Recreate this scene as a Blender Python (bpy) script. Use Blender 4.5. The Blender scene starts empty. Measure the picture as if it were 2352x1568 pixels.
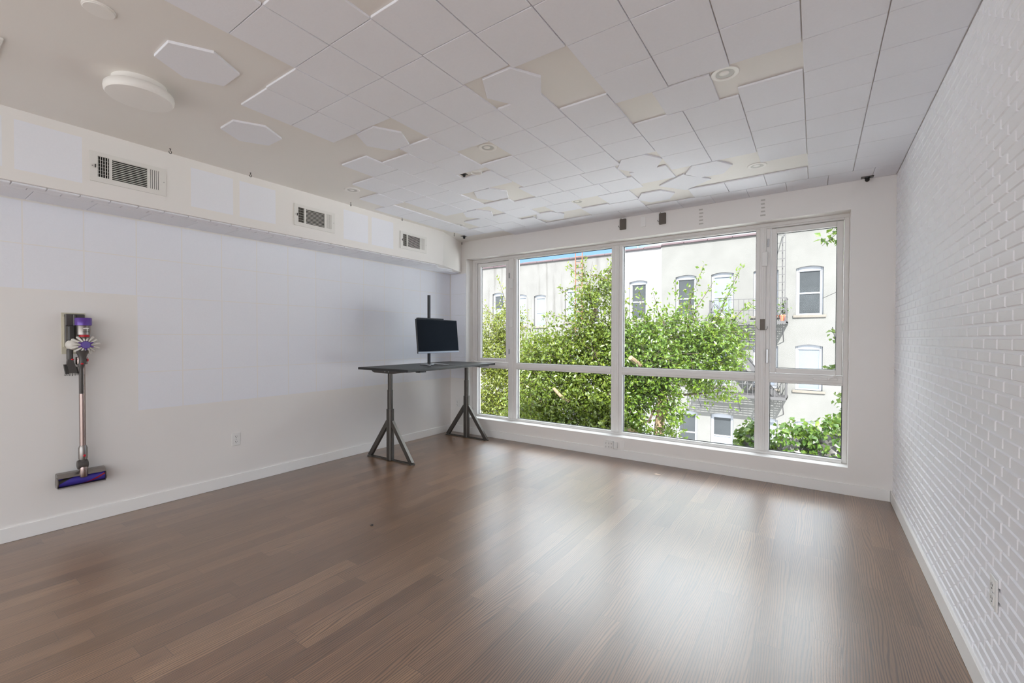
import bpy, math, random
import numpy as np
from mathutils import Matrix, Vector
random.seed(7)
C = bpy.context.scene.collection
PI = math.pi
R3 = lambda v: tuple(round(x, 5) for x in v)

# ------------------------------------------------------------------ dimensions of the room (metres)
XL, XR, YW, HC = -4.442, 0.549, 4.853, 2.752        # left wall, right wall backing, window wall, ceiling
YB = -.9                                            # walls end here, behind the camera, and the back is left open to let sky light in
YT = -4.2  # end of the added ceiling overhang, unseen, that keeps the sun out
TS = 0.3048                                         # felt tile

# ------------------------------------------------------------------ mesh builder
class MB:
    def __init__(s): s.v = []; s.f = []; s.sm = []
    def add(s, vs, fs, smooth=False):
        n = len(s.v); s.v += [tuple(map(float, p)) for p in vs]
        s.f += [tuple(n+i for i in q) for q in fs]; s.sm += [smooth]*len(fs); return s
    def box(s, x0, x1, y0, y1, z0, z1, M=None):
        vs = [(x, y, z) for z in (z0, z1) for y in (y0, y1) for x in (x0, x1)]
        if M is not None: vs = [tuple(M @ Vector(p)) for p in vs]
        return s.add(vs, [(0,2,3,1),(4,5,7,6),(0,1,5,4),(2,6,7,3),(0,4,6,2),(1,3,7,5)])
    def cbox(s, x0, x1, y0, y1, z0, z1, b=.002, M=None):
        """box with chamfered edges"""
        b = min(b, (x1-x0)*.45, (y1-y0)*.45, (z1-z0)*.45)
        xs, ys, zs = (x0, x1), (y0, y1), (z0, z1)
        vs = []; idx = {}
        for i in (0,1):
            for j in (0,1):
                for k in (0,1):
                    sx, sy, sz = (1,-1)[i], (1,-1)[j], (1,-1)[k]
                    p = (xs[i], ys[j], zs[k])
                    for a, d in enumerate(((0,b,b),(b,0,b),(b,b,0))):
                        idx[i,j,k,a] = len(vs); vs.append((p[0]+sx*d[0], p[1]+sy*d[1], p[2]+sz*d[2]))
        F = []
        for i in (0,1): F.append([idx[i,0,0,0], idx[i,1,0,0], idx[i,1,1,0], idx[i,0,1,0]][::(-1 if i == 0 else 1)])
        for j in (0,1): F.append([idx[0,j,0,1], idx[1,j,0,1], idx[1,j,1,1], idx[0,j,1,1]][::(1 if j == 0 else -1)])
        for k in (0,1): F.append([idx[0,0,k,2], idx[1,0,k,2], idx[1,1,k,2], idx[0,1,k,2]][::(-1 if k == 0 else 1)])
        for j in (0,1):
            for k in (0,1): F.append([idx[0,j,k,1], idx[1,j,k,1], idx[1,j,k,2], idx[0,j,k,2]][::(-1 if (j+k) % 2 == 0 else 1)])
        for i in (0,1):
            for k in (0,1): F.append([idx[i,0,k,0], idx[i,1,k,0], idx[i,1,k,2], idx[i,0,k,2]][::(1 if (i+k) % 2 == 0 else -1)])
        for i in (0,1):
            for j in (0,1): F.append([idx[i,j,0,0], idx[i,j,1,0], idx[i,j,1,1], idx[i,j,0,1]][::(-1 if (i+j) % 2 == 0 else 1)])
        for i in (0,1):
            for j in (0,1):
                for k in (0,1): F.append([idx[i,j,k,0], idx[i,j,k,1], idx[i,j,k,2]][::(1 if (i+j+k) % 2 == 0 else -1)])
        if M is not None: vs = [tuple(M @ Vector(p)) for p in vs]
        return s.add(vs, F)
    def lathe(s, prof, c=(0,0,0), axis='z', n=32, M=None, smooth=True):
        """prof = [(r, h)], spun about an axis through c"""
        vs = []; fs = []
        for r, h in prof:
            for i in range(n):
                a = 2*PI*i/n; p, q = r*math.cos(a), r*math.sin(a)
                vs.append({'z': (p, q, h), 'x': (h, p, q), 'y': (q, h, p)}[axis])
        for k in range(len(prof)-1):
            for i in range(n):
                j = (i+1) % n; fs.append((k*n+i, k*n+j, (k+1)*n+j, (k+1)*n+i))
        if prof[0][0] > 1e-6: fs.append(tuple(range(n))[::-1])
        if prof[-1][0] > 1e-6: fs.append(tuple((len(prof)-1)*n+i for i in range(n)))
        vs = [(a+c[0], b+c[1], d+c[2]) for a, b, d in vs]
        if M is not None: vs = [tuple(M @ Vector(p)) for p in vs]
        return s.add(vs, fs, smooth)
    def tube(s, pts, r, n=8, cap=True, smooth=True, flat=None):
        """round tube along points; r a number or one per point"""
        pts = [Vector(p) for p in pts]; rs = [r]*len(pts) if not hasattr(r, '__len__') else list(r)
        vs = []; fs = []; up = None
        for i, p in enumerate(pts):
            t = (pts[min(i+1, len(pts)-1)] - pts[max(i-1, 0)]).normalized()
            if up is None: up = Vector((0,0,1)) if abs(t.z) < .9 else Vector((0,1,0))
            a = t.cross(up)
            if a.length < 1e-6: a = t.orthogonal()
            a.normalize(); b = a.cross(t).normalized(); up = b
            for k in range(n):
                th = 2*PI*k/n + PI/n
                vs.append(tuple(p + a*(rs[i]*math.cos(th)) + b*(rs[i]*math.sin(th)*(flat or 1))))
        for i in range(len(pts)-1):
            for k in range(n):
                j = (k+1) % n; fs.append((i*n+k, i*n+j, (i+1)*n+j, (i+1)*n+k))
        if cap: fs.append(tuple(range(n))[::-1]); fs.append(tuple((len(pts)-1)*n+k for k in range(n)))
        return s.add(vs, fs, smooth)
    def prism(s, poly, z0, z1, plane='xy', b=0):
        """polygon extruded; plane xy (along z), yz (along x), xz (along y)"""
        n = len(poly)
        m = {'xy': lambda a, c, h: (a, c, h), 'yz': lambda a, c, h: (h, a, c), 'xz': lambda a, c, h: (a, h, c)}[plane]
        vs = [m(a, c, z0) for a, c in poly] + [m(a, c, z1) for a, c in poly]
        fs = [tuple(range(n))[::-1], tuple(range(n, 2*n))] + [(i, (i+1) % n, n+(i+1) % n, n+i) for i in range(n)]
        return s.add(vs, fs)
    def sphere(s, c, r, nu=20, nv=12, sc=(1,1,1)):
        prof = [(r*math.sin(PI*k/nv), -r*math.cos(PI*k/nv)) for k in range(nv+1)]
        prof[0] = (0, -r); prof[-1] = (0, r)
        n0 = len(s.v); s.lathe(prof, (0,0,0), 'z', nu)
        for i in range(n0, len(s.v)):
            p = s.v[i]; s.v[i] = (p[0]*sc[0]+c[0], p[1]*sc[1]+c[1], p[2]*sc[2]+c[2])
        return s
    def panel(s, a0, a1, b0, b1, holes, f, d0, d1=None):
        """flat wall in (a, b) with rectangular holes; f(a, b, d) gives the point; reveals run from depth d0 to d1"""
        A = sorted({a0, a1, *[h[0] for h in holes], *[h[1] for h in holes]})
        B = sorted({b0, b1, *[h[2] for h in holes], *[h[3] for h in holes]})
        for i in range(len(A)-1):
            for j in range(len(B)-1):
                ca, cb = (A[i]+A[i+1])/2, (B[j]+B[j+1])/2
                if any(h[0] < ca < h[1] and h[2] < cb < h[3] for h in holes): continue
                s.add([f(A[i], B[j], d0), f(A[i+1], B[j], d0), f(A[i+1], B[j+1], d0), f(A[i], B[j+1], d0)], [(0,1,2,3)])
        if d1 is not None:
            for h in holes:
                q = [(h[0], h[2]), (h[1], h[2]), (h[1], h[3]), (h[0], h[3])]
                for k in range(4):
                    p, r = q[k], q[(k+1) % 4]
                    s.add([f(*p, d0), f(*p, d1), f(*r, d1), f(*r, d0)], [(0,1,2,3)])
        return s
    def mesh(s, name, mat, origin=(0,0,0), fix=True):
        me = bpy.data.meshes.new(name)
        o = origin
        me.from_pydata([(a-o[0], b-o[1], c-o[2]) for a, b, c in s.v], [], s.f)
        me.polygons.foreach_set('use_smooth', s.sm)
        if fix:
            import bmesh
            bm = bmesh.new(); bm.from_mesh(me); bmesh.ops.recalc_face_normals(bm, faces=bm.faces); bm.to_mesh(me); bm.free()
        for m in (mat if isinstance(mat, (list, tuple)) else [mat]): me.materials.append(m)
        me.update()
        if any(s.sm):
            try: me.set_sharp_from_angle(angle=math.radians(38))
            except Exception: pass
        return me
    def build(s, name, mat, parent=None, loc=None, fix=True):
        """one object; vertices are world coordinates, stored relative to the thing's base"""
        if parent is not None:
            r = parent
            while r.parent is not None: r = r.parent
            org = LOC.get(r.name, (0,0,0))
        else: org = loc or (0,0,0)
        o = bpy.data.objects.new(name, s.mesh(name, mat, org, fix)); C.objects.link(o)
        if parent is not None: o.parent = parent
        else: o.location = org; LOC[o.name] = org
        return o
LOC = {}
def thing(name, label, cat, loc=(0,0,0), group=None, kind=None):
    o = bpy.data.objects.new(name, None); C.objects.link(o); o.location = loc; o.empty_display_size = .05
    LOC[o.name] = loc; return tag(o, label, cat, group, kind)
def tag(o, label=None, cat=None, group=None, kind=None):
    if label: o['label'] = label
    if cat: o['category'] = cat
    if group: o['group'] = group
    if kind: o['kind'] = kind
    elif cat: o['kind'] = 'thing'
    return o
def copy_tree(o, parent=None):
    c = o.copy(); C.objects.link(c)
    if parent is not None: c.parent = parent
    for ch in list(o.children): copy_tree(ch, c)
    return c
ORD = 'zeroth first second third fourth fifth sixth seventh eighth ninth tenth eleventh twelfth thirteenth fourteenth fifteenth sixteenth seventeenth eighteenth'.split()

# ------------------------------------------------------------------ materials
def srgb(r, g, b):
    f = lambda c: c/12.92 if c <= .04045 else ((c+.055)/1.055)**2.4
    return (f(r/255), f(g/255), f(b/255), 1)
class NT:
    def __init__(s, name):
        s.m = bpy.data.materials.new(name); s.m.use_nodes = True; s.t = s.m.node_tree; s.t.nodes.clear()
        s.out = s.n('ShaderNodeOutputMaterial')
    def n(s, typ, ins=None, **kw):
        x = s.t.nodes.new(typ)
        for k, v in kw.items(): setattr(x, k, v)
        for k, v in (ins or {}).items(): s.set(x, k, v)
        return x
    def set(s, x, k, v):
        if isinstance(v, tuple) and len(v) == 2 and hasattr(v[0], 'outputs'): s.t.links.new(v[0].outputs[v[1]], x.inputs[k])
        elif hasattr(v, 'outputs'): s.t.links.new(v.outputs[0], x.inputs[k])
        else: x.inputs[k].default_value = v
    def ramp(s, fac, stops, interp='LINEAR'):
        r = s.n('ShaderNodeValToRGB', {'Fac': fac}); e = r.color_ramp; e.interpolation = interp
        while len(e.elements) > 1: e.elements.remove(e.elements[-1])
        for i, (p, c) in enumerate(stops):
            el = e.elements[0] if i == 0 else e.elements.new(p)
            el.position = p; el.color = c if hasattr(c, '__len__') else (c, c, c, 1)
        return r
    def mix(s, fac, a, b, mode='MIX'):
        x = s.n('ShaderNodeMix', data_type='RGBA', blend_type=mode)
        s.set(x, 0, fac); s.set(x, 6, a); s.set(x, 7, b); return (x, 2)
    def math(s, op, a, b=0.0, c=0.0):
        x = s.n('ShaderNodeMath', operation=op); s.set(x, 0, a); s.set(x, 1, b); s.set(x, 2, c); return x
    def noise(s, vec, scale, detail=3, rough=.5, dist=0.0):
        return s.n('ShaderNodeTexNoise', {'Vector': vec, 'Scale': scale, 'Detail': detail, 'Roughness': rough, 'Distortion': dist})
    def pos(s): return (s.n('ShaderNodeNewGeometry'), 0)
    def objc(s): return (s.n('ShaderNodeTexCoord'), 3)
    def mapping(s, vec, sc=(1,1,1), rot=(0,0,0), loc=(0,0,0)):
        return s.n('ShaderNodeMapping', {'Vector': vec, 'Scale': sc, 'Rotation': rot, 'Location': loc})
    def bsdf(s, color, rough=.5, metal=0.0, spec=.5, bump=None, bstr=.2, bdist=.002, coat=0.0, **kw):
        b = s.n('ShaderNodeBsdfPrincipled')
        s.set(b, 'Base Color', color); s.set(b, 'Roughness', rough); s.set(b, 'Metallic', metal)
        b.inputs['Specular IOR Level'].default_value = spec; s.set(b, 'Coat Weight', coat)
        for k, v in kw.items(): s.set(b, k.replace('_', ' '), v)
        if bump is not None:
            bp = s.n('ShaderNodeBump', {'Height': bump, 'Strength': bstr, 'Distance': bdist}); s.set(b, 'Normal', bp)
        s.t.links.new(b.outputs[0], s.out.inputs[0]); return s.m
def plain(name, col, rough=.5, metal=0.0, spec=.5, var=.06, scale=30, bstr=.08):
    k = NT(name); p = k.objc(); nz = k.noise(p, scale, 4)
    a = tuple(c*(1-var) for c in col[:3])+(1,); b = tuple(min(1, c*(1+var)) for c in col[:3])+(1,)
    return k.bsdf(k.mix(nz, a, b), rough, metal, spec, bump=nz, bstr=bstr, bdist=.0006)

def m_paint(name, col, stain=.03):
    k = NT(name); p = k.pos()
    big = k.noise(p, 1.3, 3); fine = k.noise(p, 260, 2)
    lo = tuple(c*(1-stain) for c in col[:3])+(1,)
    return k.bsdf(k.mix(big, lo, col), .55, spec=.3, bump=fine, bstr=.05, bdist=.0005)
def m_felt():
    k = NT('white_felt'); p = k.pos()
    f1 = k.noise(p, 420, 3, .7); f2 = k.noise(p, 90, 3)
    c = k.mix(f2, (.805,.815,.865,1), (.84,.85,.90,1))
    return k.bsdf(c, .95, spec=.1, bump=k.math('ADD', f1, f2), bstr=.35, bdist=.0012)
def m_foam_brick():
    k = NT('white_foam_brick'); p = k.pos()
    f1 = k.noise(p, 190, 3, .6); f2 = k.noise(p, 3, 2)
    return k.bsdf(k.mix(f2, (.85,.855,.895,1), (.885,.89,.925,1)), .5, spec=.3, bump=f1, bstr=.2, bdist=.0012)
def m_floor():
    k = NT('oak_planks'); p = k.pos()
    sep = k.n('ShaderNodeSeparateXYZ', {0: p})
    PW = .108
    # plank row index and a jittered butt joint for each row
    row = k.math('FLOOR', k.math('DIVIDE', (sep, 0), PW))
    rr = k.n('ShaderNodeTexWhiteNoise', {'W': row}, noise_dimensions='1D')
    yy = k.math('ADD', (sep, 1), k.math('MULTIPLY', (rr, 0), 7.0))
    seg = k.math('FLOOR', k.math('DIVIDE', yy, .93))
    cid = k.n('ShaderNodeCombineXYZ', {0: row, 1: seg})
    pr = k.n('ShaderNodeTexWhiteNoise', {'Vector': cid}, noise_dimensions='3D')
    # grain, shifted for every plank
    gx = k.math('ADD', (sep, 0), k.math('MULTIPLY', (pr, 0), 13.0))
    gv = k.n('ShaderNodeCombineXYZ', {0: gx, 1: k.math('MULTIPLY', yy, .10), 2: k.math('MULTIPLY', (pr, 0), 31.0)})
    warp = k.noise(gv, 6.0, 2, .5)
    gv2 = k.n('ShaderNodeCombineXYZ', {0: k.math('ADD', gx, k.math('MULTIPLY', warp, .13)), 1: k.math('MULTIPLY', yy, .05)})
    wave = k.n('ShaderNodeTexWave', {'Vector': gv2, 'Scale': 30.0, 'Distortion': 3.2, 'Detail': 3.0, 'Detail Scale': 1.6, 'Detail Roughness': .6}, wave_type='BANDS', bands_direction='X')
    fv = k.n('ShaderNodeCombineXYZ', {0: gx, 1: k.math('MULTIPLY', yy, .022), 2: (pr, 0)})
    fib = k.noise(fv, 330, 3, .65)
    blot = k.noise(gv, 14, 4, .6)
    base = k.ramp((pr, 0), [(0, srgb(118,87,61)), (.35, srgb(128,96,69)), (.7, srgb(136,103,76)), (1, srgb(147,114,85))])
    g1 = k.ramp((wave, 1), [(0, (.30,.27,.25,1)), (.25, (.55,.52,.50,1)), (.50, (1,1,1,1)), (1, (1.0,1.0,1.0,1))])
    g2 = k.ramp(fib, [(.3, (.70,.68,.66,1)), (.6, (1.08,1.08,1.08,1))])
    g3 = k.ramp(blot, [(.3, (.84,.83,.82,1)), (.7, (1.1,1.1,1.1,1))])
    c = k.mix(1.0, k.mix(1.0, k.mix(.85, base, g1, 'MULTIPLY'), g2, 'MULTIPLY'), g3, 'MULTIPLY')
    # seams
    fx = k.math('ABSOLUTE', k.math('SUBTRACT', k.math('FRACT', k.math('DIVIDE', (sep, 0), PW)), .5))
    fy = k.math('ABSOLUTE', k.math('SUBTRACT', k.math('FRACT', k.math('DIVIDE', yy, .93)), .5))
    seam = k.math('MAXIMUM', k.math('GREATER_THAN', fx, .489), k.math('GREATER_THAN', fy, .4988))
    c = k.mix(k.math('MULTIPLY', seam, .55), c, (.02,.014,.01,1))
    hgt = k.math('SUBTRACT', k.math('ADD', k.math('MULTIPLY', (wave, 1), .35), k.math('MULTIPLY', fib, .35)), k.math('MULTIPLY', seam, 1.2))
    wob = k.noise(p, 5, 2)
    rg = k.math('ADD', .33, k.math('MULTIPLY', fib, .10))
    return k.bsdf(c, rg, spec=FLOOR_SPEC, bump=k.math('ADD', hgt, k.math('MULTIPLY', wob, .5)), bstr=.22, bdist=.0012, coat=FLOOR_COAT, Coat_Roughness=.30, Coat_IOR=1.58)
FLOOR_SPEC, FLOOR_COAT = .5, 1.0
def m_glass():
    k = NT('window_glass')
    tr = k.n('ShaderNodeBsdfTransparent', {'Color': (.97,.985,.98,1)})
    gl = k.n('ShaderNodeBsdfGlossy', {'Color': (1,1,1,1), 'Roughness': .02})
    fr = k.n('ShaderNodeFresnel', {'IOR': 1.12})
    mx = k.n('ShaderNodeMixShader', {0: fr, 1: tr, 2: gl}); k.t.links.new(mx.outputs[0], k.out.inputs[0]); return k.m
def m_leaf(name, lo, mid, hi, trans=.45):
    k = NT(name); p = k.pos(); nz = k.noise(p, 9, 3, .7)
    c = k.ramp(nz, [(.25, lo), (.5, mid), (.72, hi)])
    d = k.n('ShaderNodeBsdfDiffuse', {'Color': c}); t = k.n('ShaderNodeBsdfTranslucent', {'Color': k.mix(.5, c, hi)})
    g = k.n('ShaderNodeBsdfGlossy', {'Color': (1,1,1,1), 'Roughness': .35})
    m1 = k.n('ShaderNodeMixShader', {0: trans, 1: d, 2: t}); m2 = k.n('ShaderNodeMixShader', {0: .025, 1: m1, 2: g})
    k.t.links.new(m2.outputs[0], k.out.inputs[0]); return k.m
def m_stucco(name, a, b, streak=0.0):
    k = NT(name); p = k.pos()
    n1 = k.noise(p, 1.1, 5, .6); n2 = k.noise(p, 45, 3)
    c = k.mix(k.ramp(n1, [(.3, 0.0), (.7, 1.0)]), a, b)
    if streak:
        st = k.noise(k.mapping(p, (1.9, 1, .11)), 2.2, 4, .65)
        c = k.mix(k.math('MULTIPLY', k.ramp(st, [(.53, 0.0), (.66, 1.0)]), streak), c, srgb(68,66,64))
        sm = k.noise(k.mapping(p, (5.5, 1, .35)), 2.6, 5, .7)
        c = k.mix(k.math('MULTIPLY', k.ramp(sm, [(.60, 0.0), (.70, 1.0)]), streak*.7), c, srgb(52,50,48))
    return k.bsdf(c, .9, spec=.15, bump=n2, bstr=.3, bdist=.01)
def m_white_brick():
    k = NT('painted_brick'); p = k.pos(); v = k.mapping(p, (1,1,1), (PI/2, 0, 0))
    br = k.n('ShaderNodeTexBrick', {'Vector': v, 'Color1': (.135,.133,.138,1), 'Color2': (.125,.122,.128,1), 'Mortar': (.112,.11,.115,1), 'Scale': 1.0, 'Mortar Size': .007, 'Brick Width': .21, 'Row Height': .07})
    msk = k.noise(k.mapping(p, (2.2, 1, 6.5)), 1.6, 4, .75)
    c = k.mix(k.ramp(msk, [(.655, 0.0), (.69, 1.0)]), br, srgb(98,52,42))
    return k.bsdf(c, .85, spec=.2, bump=(br, 1), bstr=.3, bdist=.01)
def m_roller():
    k = NT('brush_roller'); p = k.objc(); s = k.n('ShaderNodeSeparateXYZ', {0: p})
    ang = k.math('DIVIDE', k.math('ARCTAN2', k.math('SUBTRACT', (s, 2), .344-.30), k.math('SUBTRACT', (s, 0), .058)), 2*PI)
    ph = k.math('FRACT', k.math('ADD', k.math('MULTIPLY', (s, 1), 2.6), k.math('ADD', k.math('MULTIPLY', ang, -1.0), .06)))
    c = k.ramp(ph, [(0, srgb(62,52,150)), (.46, srgb(76,64,170)), (.47, srgb(150,20,30)), (.52, srgb(150,20,30)), (.53, srgb(60,50,140)), (.84, srgb(66,56,150)), (.86, srgb(40,36,34)), (.97, srgb(44,40,38))], 'CONSTANT')
    nz = k.noise(p, 120, 3); return k.bsdf(c, .4, spec=.5, bump=nz, bstr=.2, bdist=.001)

M = {}
M['wall'] = m_paint('wall_paint', (.835,.812,.79,1)); M['ceil'] = m_paint('ceiling_paint', (.80,.775,.745,1))
M['trim'] = m_paint('trim_paint', (.86,.85,.835,1), .02); M['felt'] = m_felt(); M['brick'] = m_foam_brick(); M['floor'] = m_floor()
M['frame'] = plain('window_frame_vinyl', (.78,.765,.75,1), .4, var=.03, scale=14); M['glass'] = m_glass()
M['gasket'] = plain('black_gasket', (.02,.02,.022,1), .6)
M['plate'] = plain('white_plastic', (.80,.795,.78,1), .35, var=.01); M['slot'] = plain('dark_slot', (.03,.028,.026,1), .6)
M['vent'] = plain('vent_enamel', (.76,.745,.715,1), .4, var=.01); M['duct'] = plain('duct_shade_black', (.006,.005,.004,1), .9)
M['black'] = plain('black_metal', (.015,.015,.016,1), .4, .3); M['blackplastic'] = plain('black_plastic', (.02,.02,.022,1), .45)
M['bronze'] = plain('bronze_plate', (.115,.095,.08,1), .45, .3); M['steel'] = plain('steel_wire', (.42,.42,.43,1), .3, 1.0)
M['lampwhite'] = plain('lamp_opal', (.82,.80,.77,1), .35, var=.01); M['chrome'] = plain('lamp_reflector', (.50,.49,.47,1), .45, 0, var=.01)
M['desk'] = plain('black_stained_veneer', (.026,.026,.026,1), .45, spec=.4, var=.35, scale=6)
M['deskmetal'] = plain('dark_grey_steel', (.095,.086,.078,1), .42, .6, var=.05)
M['screen'] = plain('dark_screen', (.004,.004,.005,1), .22, spec=.12, var=.02); M['silver'] = plain('silver_plastic', (.36,.36,.37,1), .35, .7, var=.03)
M['grey'] = plain('charcoal_plastic', (.075,.068,.064,1), .4); M['dark'] = plain('dark_charcoal', (.035,.032,.030,1), .45)
M['nickel'] = plain('nickel_grey', (.30,.275,.26,1), .28, .85); M['copper'] = plain('copper_tube', (.36,.28,.26,1), .22, .9)
M['cream'] = plain('off_white_plastic', (.66,.63,.585,1), .35); M['purple'] = plain('purple_plastic', (.125,.055,.33,1), .2, .2); M['purpledisc'] = plain('violet_disc', (.14,.10,.38,1), .35)
M['red'] = plain('red_plastic', (.55,.015,.03,1), .3); M['roller'] = m_roller(); M['ink'] = plain('dark_ink', (.02,.02,.022,1), .5)
M['caulk'] = plain('old_caulk', (.62,.585,.47,1), .8); M['residue'] = plain('adhesive_residue', (.52,.50,.47,1), .8)
M['stuccoA'] = m_stucco('weathered_plaster', srgb(84,83,82), srgb(92,91,90), .6)
M['stuccoC'] = m_stucco('beige_stucco', srgb(84,83.5,82), srgb(91,90.5,89)); M['whitebrick'] = m_white_brick()
M['coping'] = plain('roof_coping', srgb(62,48,52), .6, var=.25, scale=3); M['iron'] = plain('painted_iron', (.045,.043,.045,1), .5, .2)
M['rust'] = plain('rusted_iron', srgb(100,60,44), .8, var=.2); M['sash'] = plain('white_sash', (.19,.20,.225,1), .4, var=.02)
M['darkpane'] = plain('dark_pane', (.028,.031,.034,1), .12, spec=.25, var=.3, scale=2); M['palepane'] = plain('curtained_pane', (.10,.115,.14,1), .3, spec=.6, var=.12, scale=3)
M['sillstone'] = plain('stone_sill', srgb(84,79,73), .85, var=.15, scale=6); M['terracotta'] = plain('terracotta', srgb(180,90,65), .8, var=.12)
M['bark'] = plain('pale_bark', srgb(104,88,68), .9, var=.3, scale=14, bstr=.6); M['twig'] = plain('brown_twig', srgb(62,50,40), .9, var=.2)
M['leaf1'] = m_leaf('leaf_green', (.010,.024,.003,1), (.055,.105,.010,1), (.165,.215,.025,1))
M['leaf2'] = m_leaf('leaf_olive', (.013,.024,.004,1), (.065,.100,.012,1), (.175,.205,.030,1)); M['leaf3'] = m_leaf('leaf_yellowgreen', (.022,.032,.006,1), (.090,.115,.016,1), (.20,.21,.04,1))
M['ivy'] = m_leaf('ivy_leaf', (.007,.022,.004,1), (.040,.085,.012,1), (.14,.19,.03,1)); M['ground'] = plain('yard_ground', (.74,.745,.75,1), .95, var=.15, scale=1.5)
M['addedslab'] = plain('added_slab_dark', (.13,.125,.12,1), .85, var=.08, scale=3)
M['crumb'] = plain('grey_crumb', srgb(70,66,64), .9); M['scrap'] = plain('pale_scrap', srgb(225,205,190), .8)

# ------------------------------------------------------------------ room shell
def struct(mb, name, mat, loc=None): return tag(mb.build(name, mat, None, loc), kind='structure')
struct(MB().box(XL-.15, XR+.15, YB, YW+.3, -.12, 0), 'floor', M['floor'])
struct(MB().box(-14, 10, -16, YB, -.14, -.02), 'added_slab', M['addedslab'])  # added unseen slab outside the open back, dark to weaken its bounce
LIGHTS = [(-.402,2.532), (-1.968,2.542), (-.398,4.021), (-1.99,4.047), (-3.577,2.558), (-3.596,4.074)]
cm = MB(); hs = .042
cm.panel(XL-.15, XR+.15, YT, YW+.3, [(x-hs, x+hs, y-hs, y+hs) for x, y in LIGHTS], lambda a, b, d: (a, b, d), HC, HC+.03)  # runs on past the walls as an added overhang against the sun
cm.box(XL-.15, XR+.15, YT, YW+.3, HC+.16, HC+.3)
tag(cm.build('ceiling', M['ceil'], fix=False), kind='structure')
struct(MB().box(XL-.15, XL, YB, YW, 0, HC), 'wall_left', M['wall'])
# window wall with its deep opening
WX0, WX1, WZ0, WZ1, YF = -4.14, .243, .236, 2.50, 5.0
wm = MB(); hol = [(WX0, WX1, WZ0, WZ1)]
wm.panel(XL-.15, XR+.15, 0, HC, hol, lambda a, b, d: (a, d, b), YW, YW+.27)
wm.panel(XL-.15, XR+.15, -.12, HC+.3, hol, lambda a, b, d: (a, d, b), YW+.27)
tag(wm.build('wall_window', M['wall'], fix=False), kind='structure')
# right wall: foam brick panels
bm_ = MB(); bm_.box(XR, XR+.15, YB, YW, 0, HC)
CH, BL = .0498, .1530
for r in range(-30, 32):
    z0 = 1.3775 + CH*r + .0045; z1 = z0 + CH - .009
    if z1 < .08 or z0 > HC-.01: continue
    z1 = min(z1, HC-.012); off = 2.092 if r % 2 == 0 else 2.1685
    k0 = int(math.floor((.55-off)/BL))
    for k in range(k0, 40):
        y0 = off + BL*k + .0045; y1 = y0 + BL - .009
        if y0 > YW-.006: break
        y1 = min(y1, YW-.003)
        if y1-y0 < .015: continue
        seam = .0015 if (k % 5 == 0) else 0
        x, b = XR-.0065+random.uniform(0,.0008)+seam*.4, .0035
        bm_.add([(XR+.0002,y0,z0),(XR+.0002,y1,z0),(XR+.0002,y1,z1),(XR+.0002,y0,z1),(x,y0+b,z0+b),(x,y1-b,z0+b),(x,y1-b,z1-b),(x,y0+b,z1-b)],
                [(7,6,5,4),(0,4,5,1),(1,5,6,2),(2,6,7,3),(3,7,4,0)])
tag(bm_.build('wall_right', M['brick'], fix=False), kind='structure')
# baseboards
def baseboard(name, a, b, side):
    mb = MB(); h, t = .098, .012
    if side == 'l': mb.cbox(XL, XL+t, a, b, 0, h, .002)
    if side == 'r': mb.cbox(XR-.012-t*.6, XR, a, b, 0, h, .003)
    if side == 'w': mb.cbox(a, b, YW-t, YW, 0, h, .002)
    struct(mb, name, M['trim'])
baseboard('baseboard_left', YB, YW, 'l'); baseboard('baseboard_right', YB, YW-.012, 'r'); baseboard('baseboard_window', XL+.012, XR-.02, 'w')
# soffit duct box along the left wall with its slanted end
XS, YS, ZS = -4.0, 4.23, 2.317
sp = [(XL, YB), (XS, YB), (XS, YS), (-4.235, YW), (XL, YW)]
struct(MB().prism(sp, ZS, HC), 'trim_1', M['wall'])

# ------------------------------------------------------------------ the big window
win = thing('window_1', None, None, (-1.95, YF, WZ0), kind='structure')
def bar(mb, x0, x1, z0, z1, y0=YF, y1=YF+.085):
    """a frame member with a stepped glazing bead"""
    mb.cbox(x0, x1, y0, y1, z0, z1, .004)
fr = MB()
bar(fr, WX0, -4.062, WZ0, WZ1); bar(fr, .206, WX1, WZ0, WZ1); bar(fr, -4.062, .206, 2.452, WZ1); bar(fr, -4.062, .206, WZ0, .266)
fr.cbox(-4.06, .204, YF-.012, YF, WZ0, .258, .003); fr.cbox(WX0, WX1, YF-.010, YF, 2.468, WZ1, .003)
fr.cbox(WX0, -4.09, YF-.008, YF, .258, 2.468, .003)
fr.build('window_frame', M['frame'], win)
for x0, x1 in ((-3.508,-3.372), (-2.008,-1.872), (-.497,-.372)):
    mu = MB(); bar(mu, x0, x1, .266, 2.452)
    w = x1-x0; mu.cbox(x0+w*.28, x1-w*.28, YF-.014, YF, .262, 2.466, .004); mu.cbox(x0+w*.42, x1-w*.42, YF-.018, YF-.012, .262, 2.466, .002)
    mu.build('mullion', M['frame'], win)
XSPL = [(-4.062,-3.508), (-3.372,-2.008), (-1.872,-.497), (-.372,.206)]
tr = MB()
for x0, x1 in XSPL:
    bar(tr, x0, x1, .944, 1.032); tr.cbox(x0, x1, YF-.012, YF, .966, 1.005, .004)
tr.build('transom', M['frame'], win)
for x0, x1 in (XSPL[0], XSPL[3]):      # the two opening casements
    sa = MB(); z0, z1 = 1.032, 2.452; o = .022; s0 = .052
    for a, b, c, d in ((x0+.004, x0+s0, z0+.004, z1-.004), (x1-s0, x1-.004, z0+.004, z1-.004), (x0+s0, x1-s0, z0+.004, z0+s0), (x0+s0, x1-s0, z1-s0, z1-.004)):
        sa.cbox(a, b, YF+.012, YF+.07, c, d, .006)
    sa.build('casement_sash', M['frame'], win)
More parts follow.
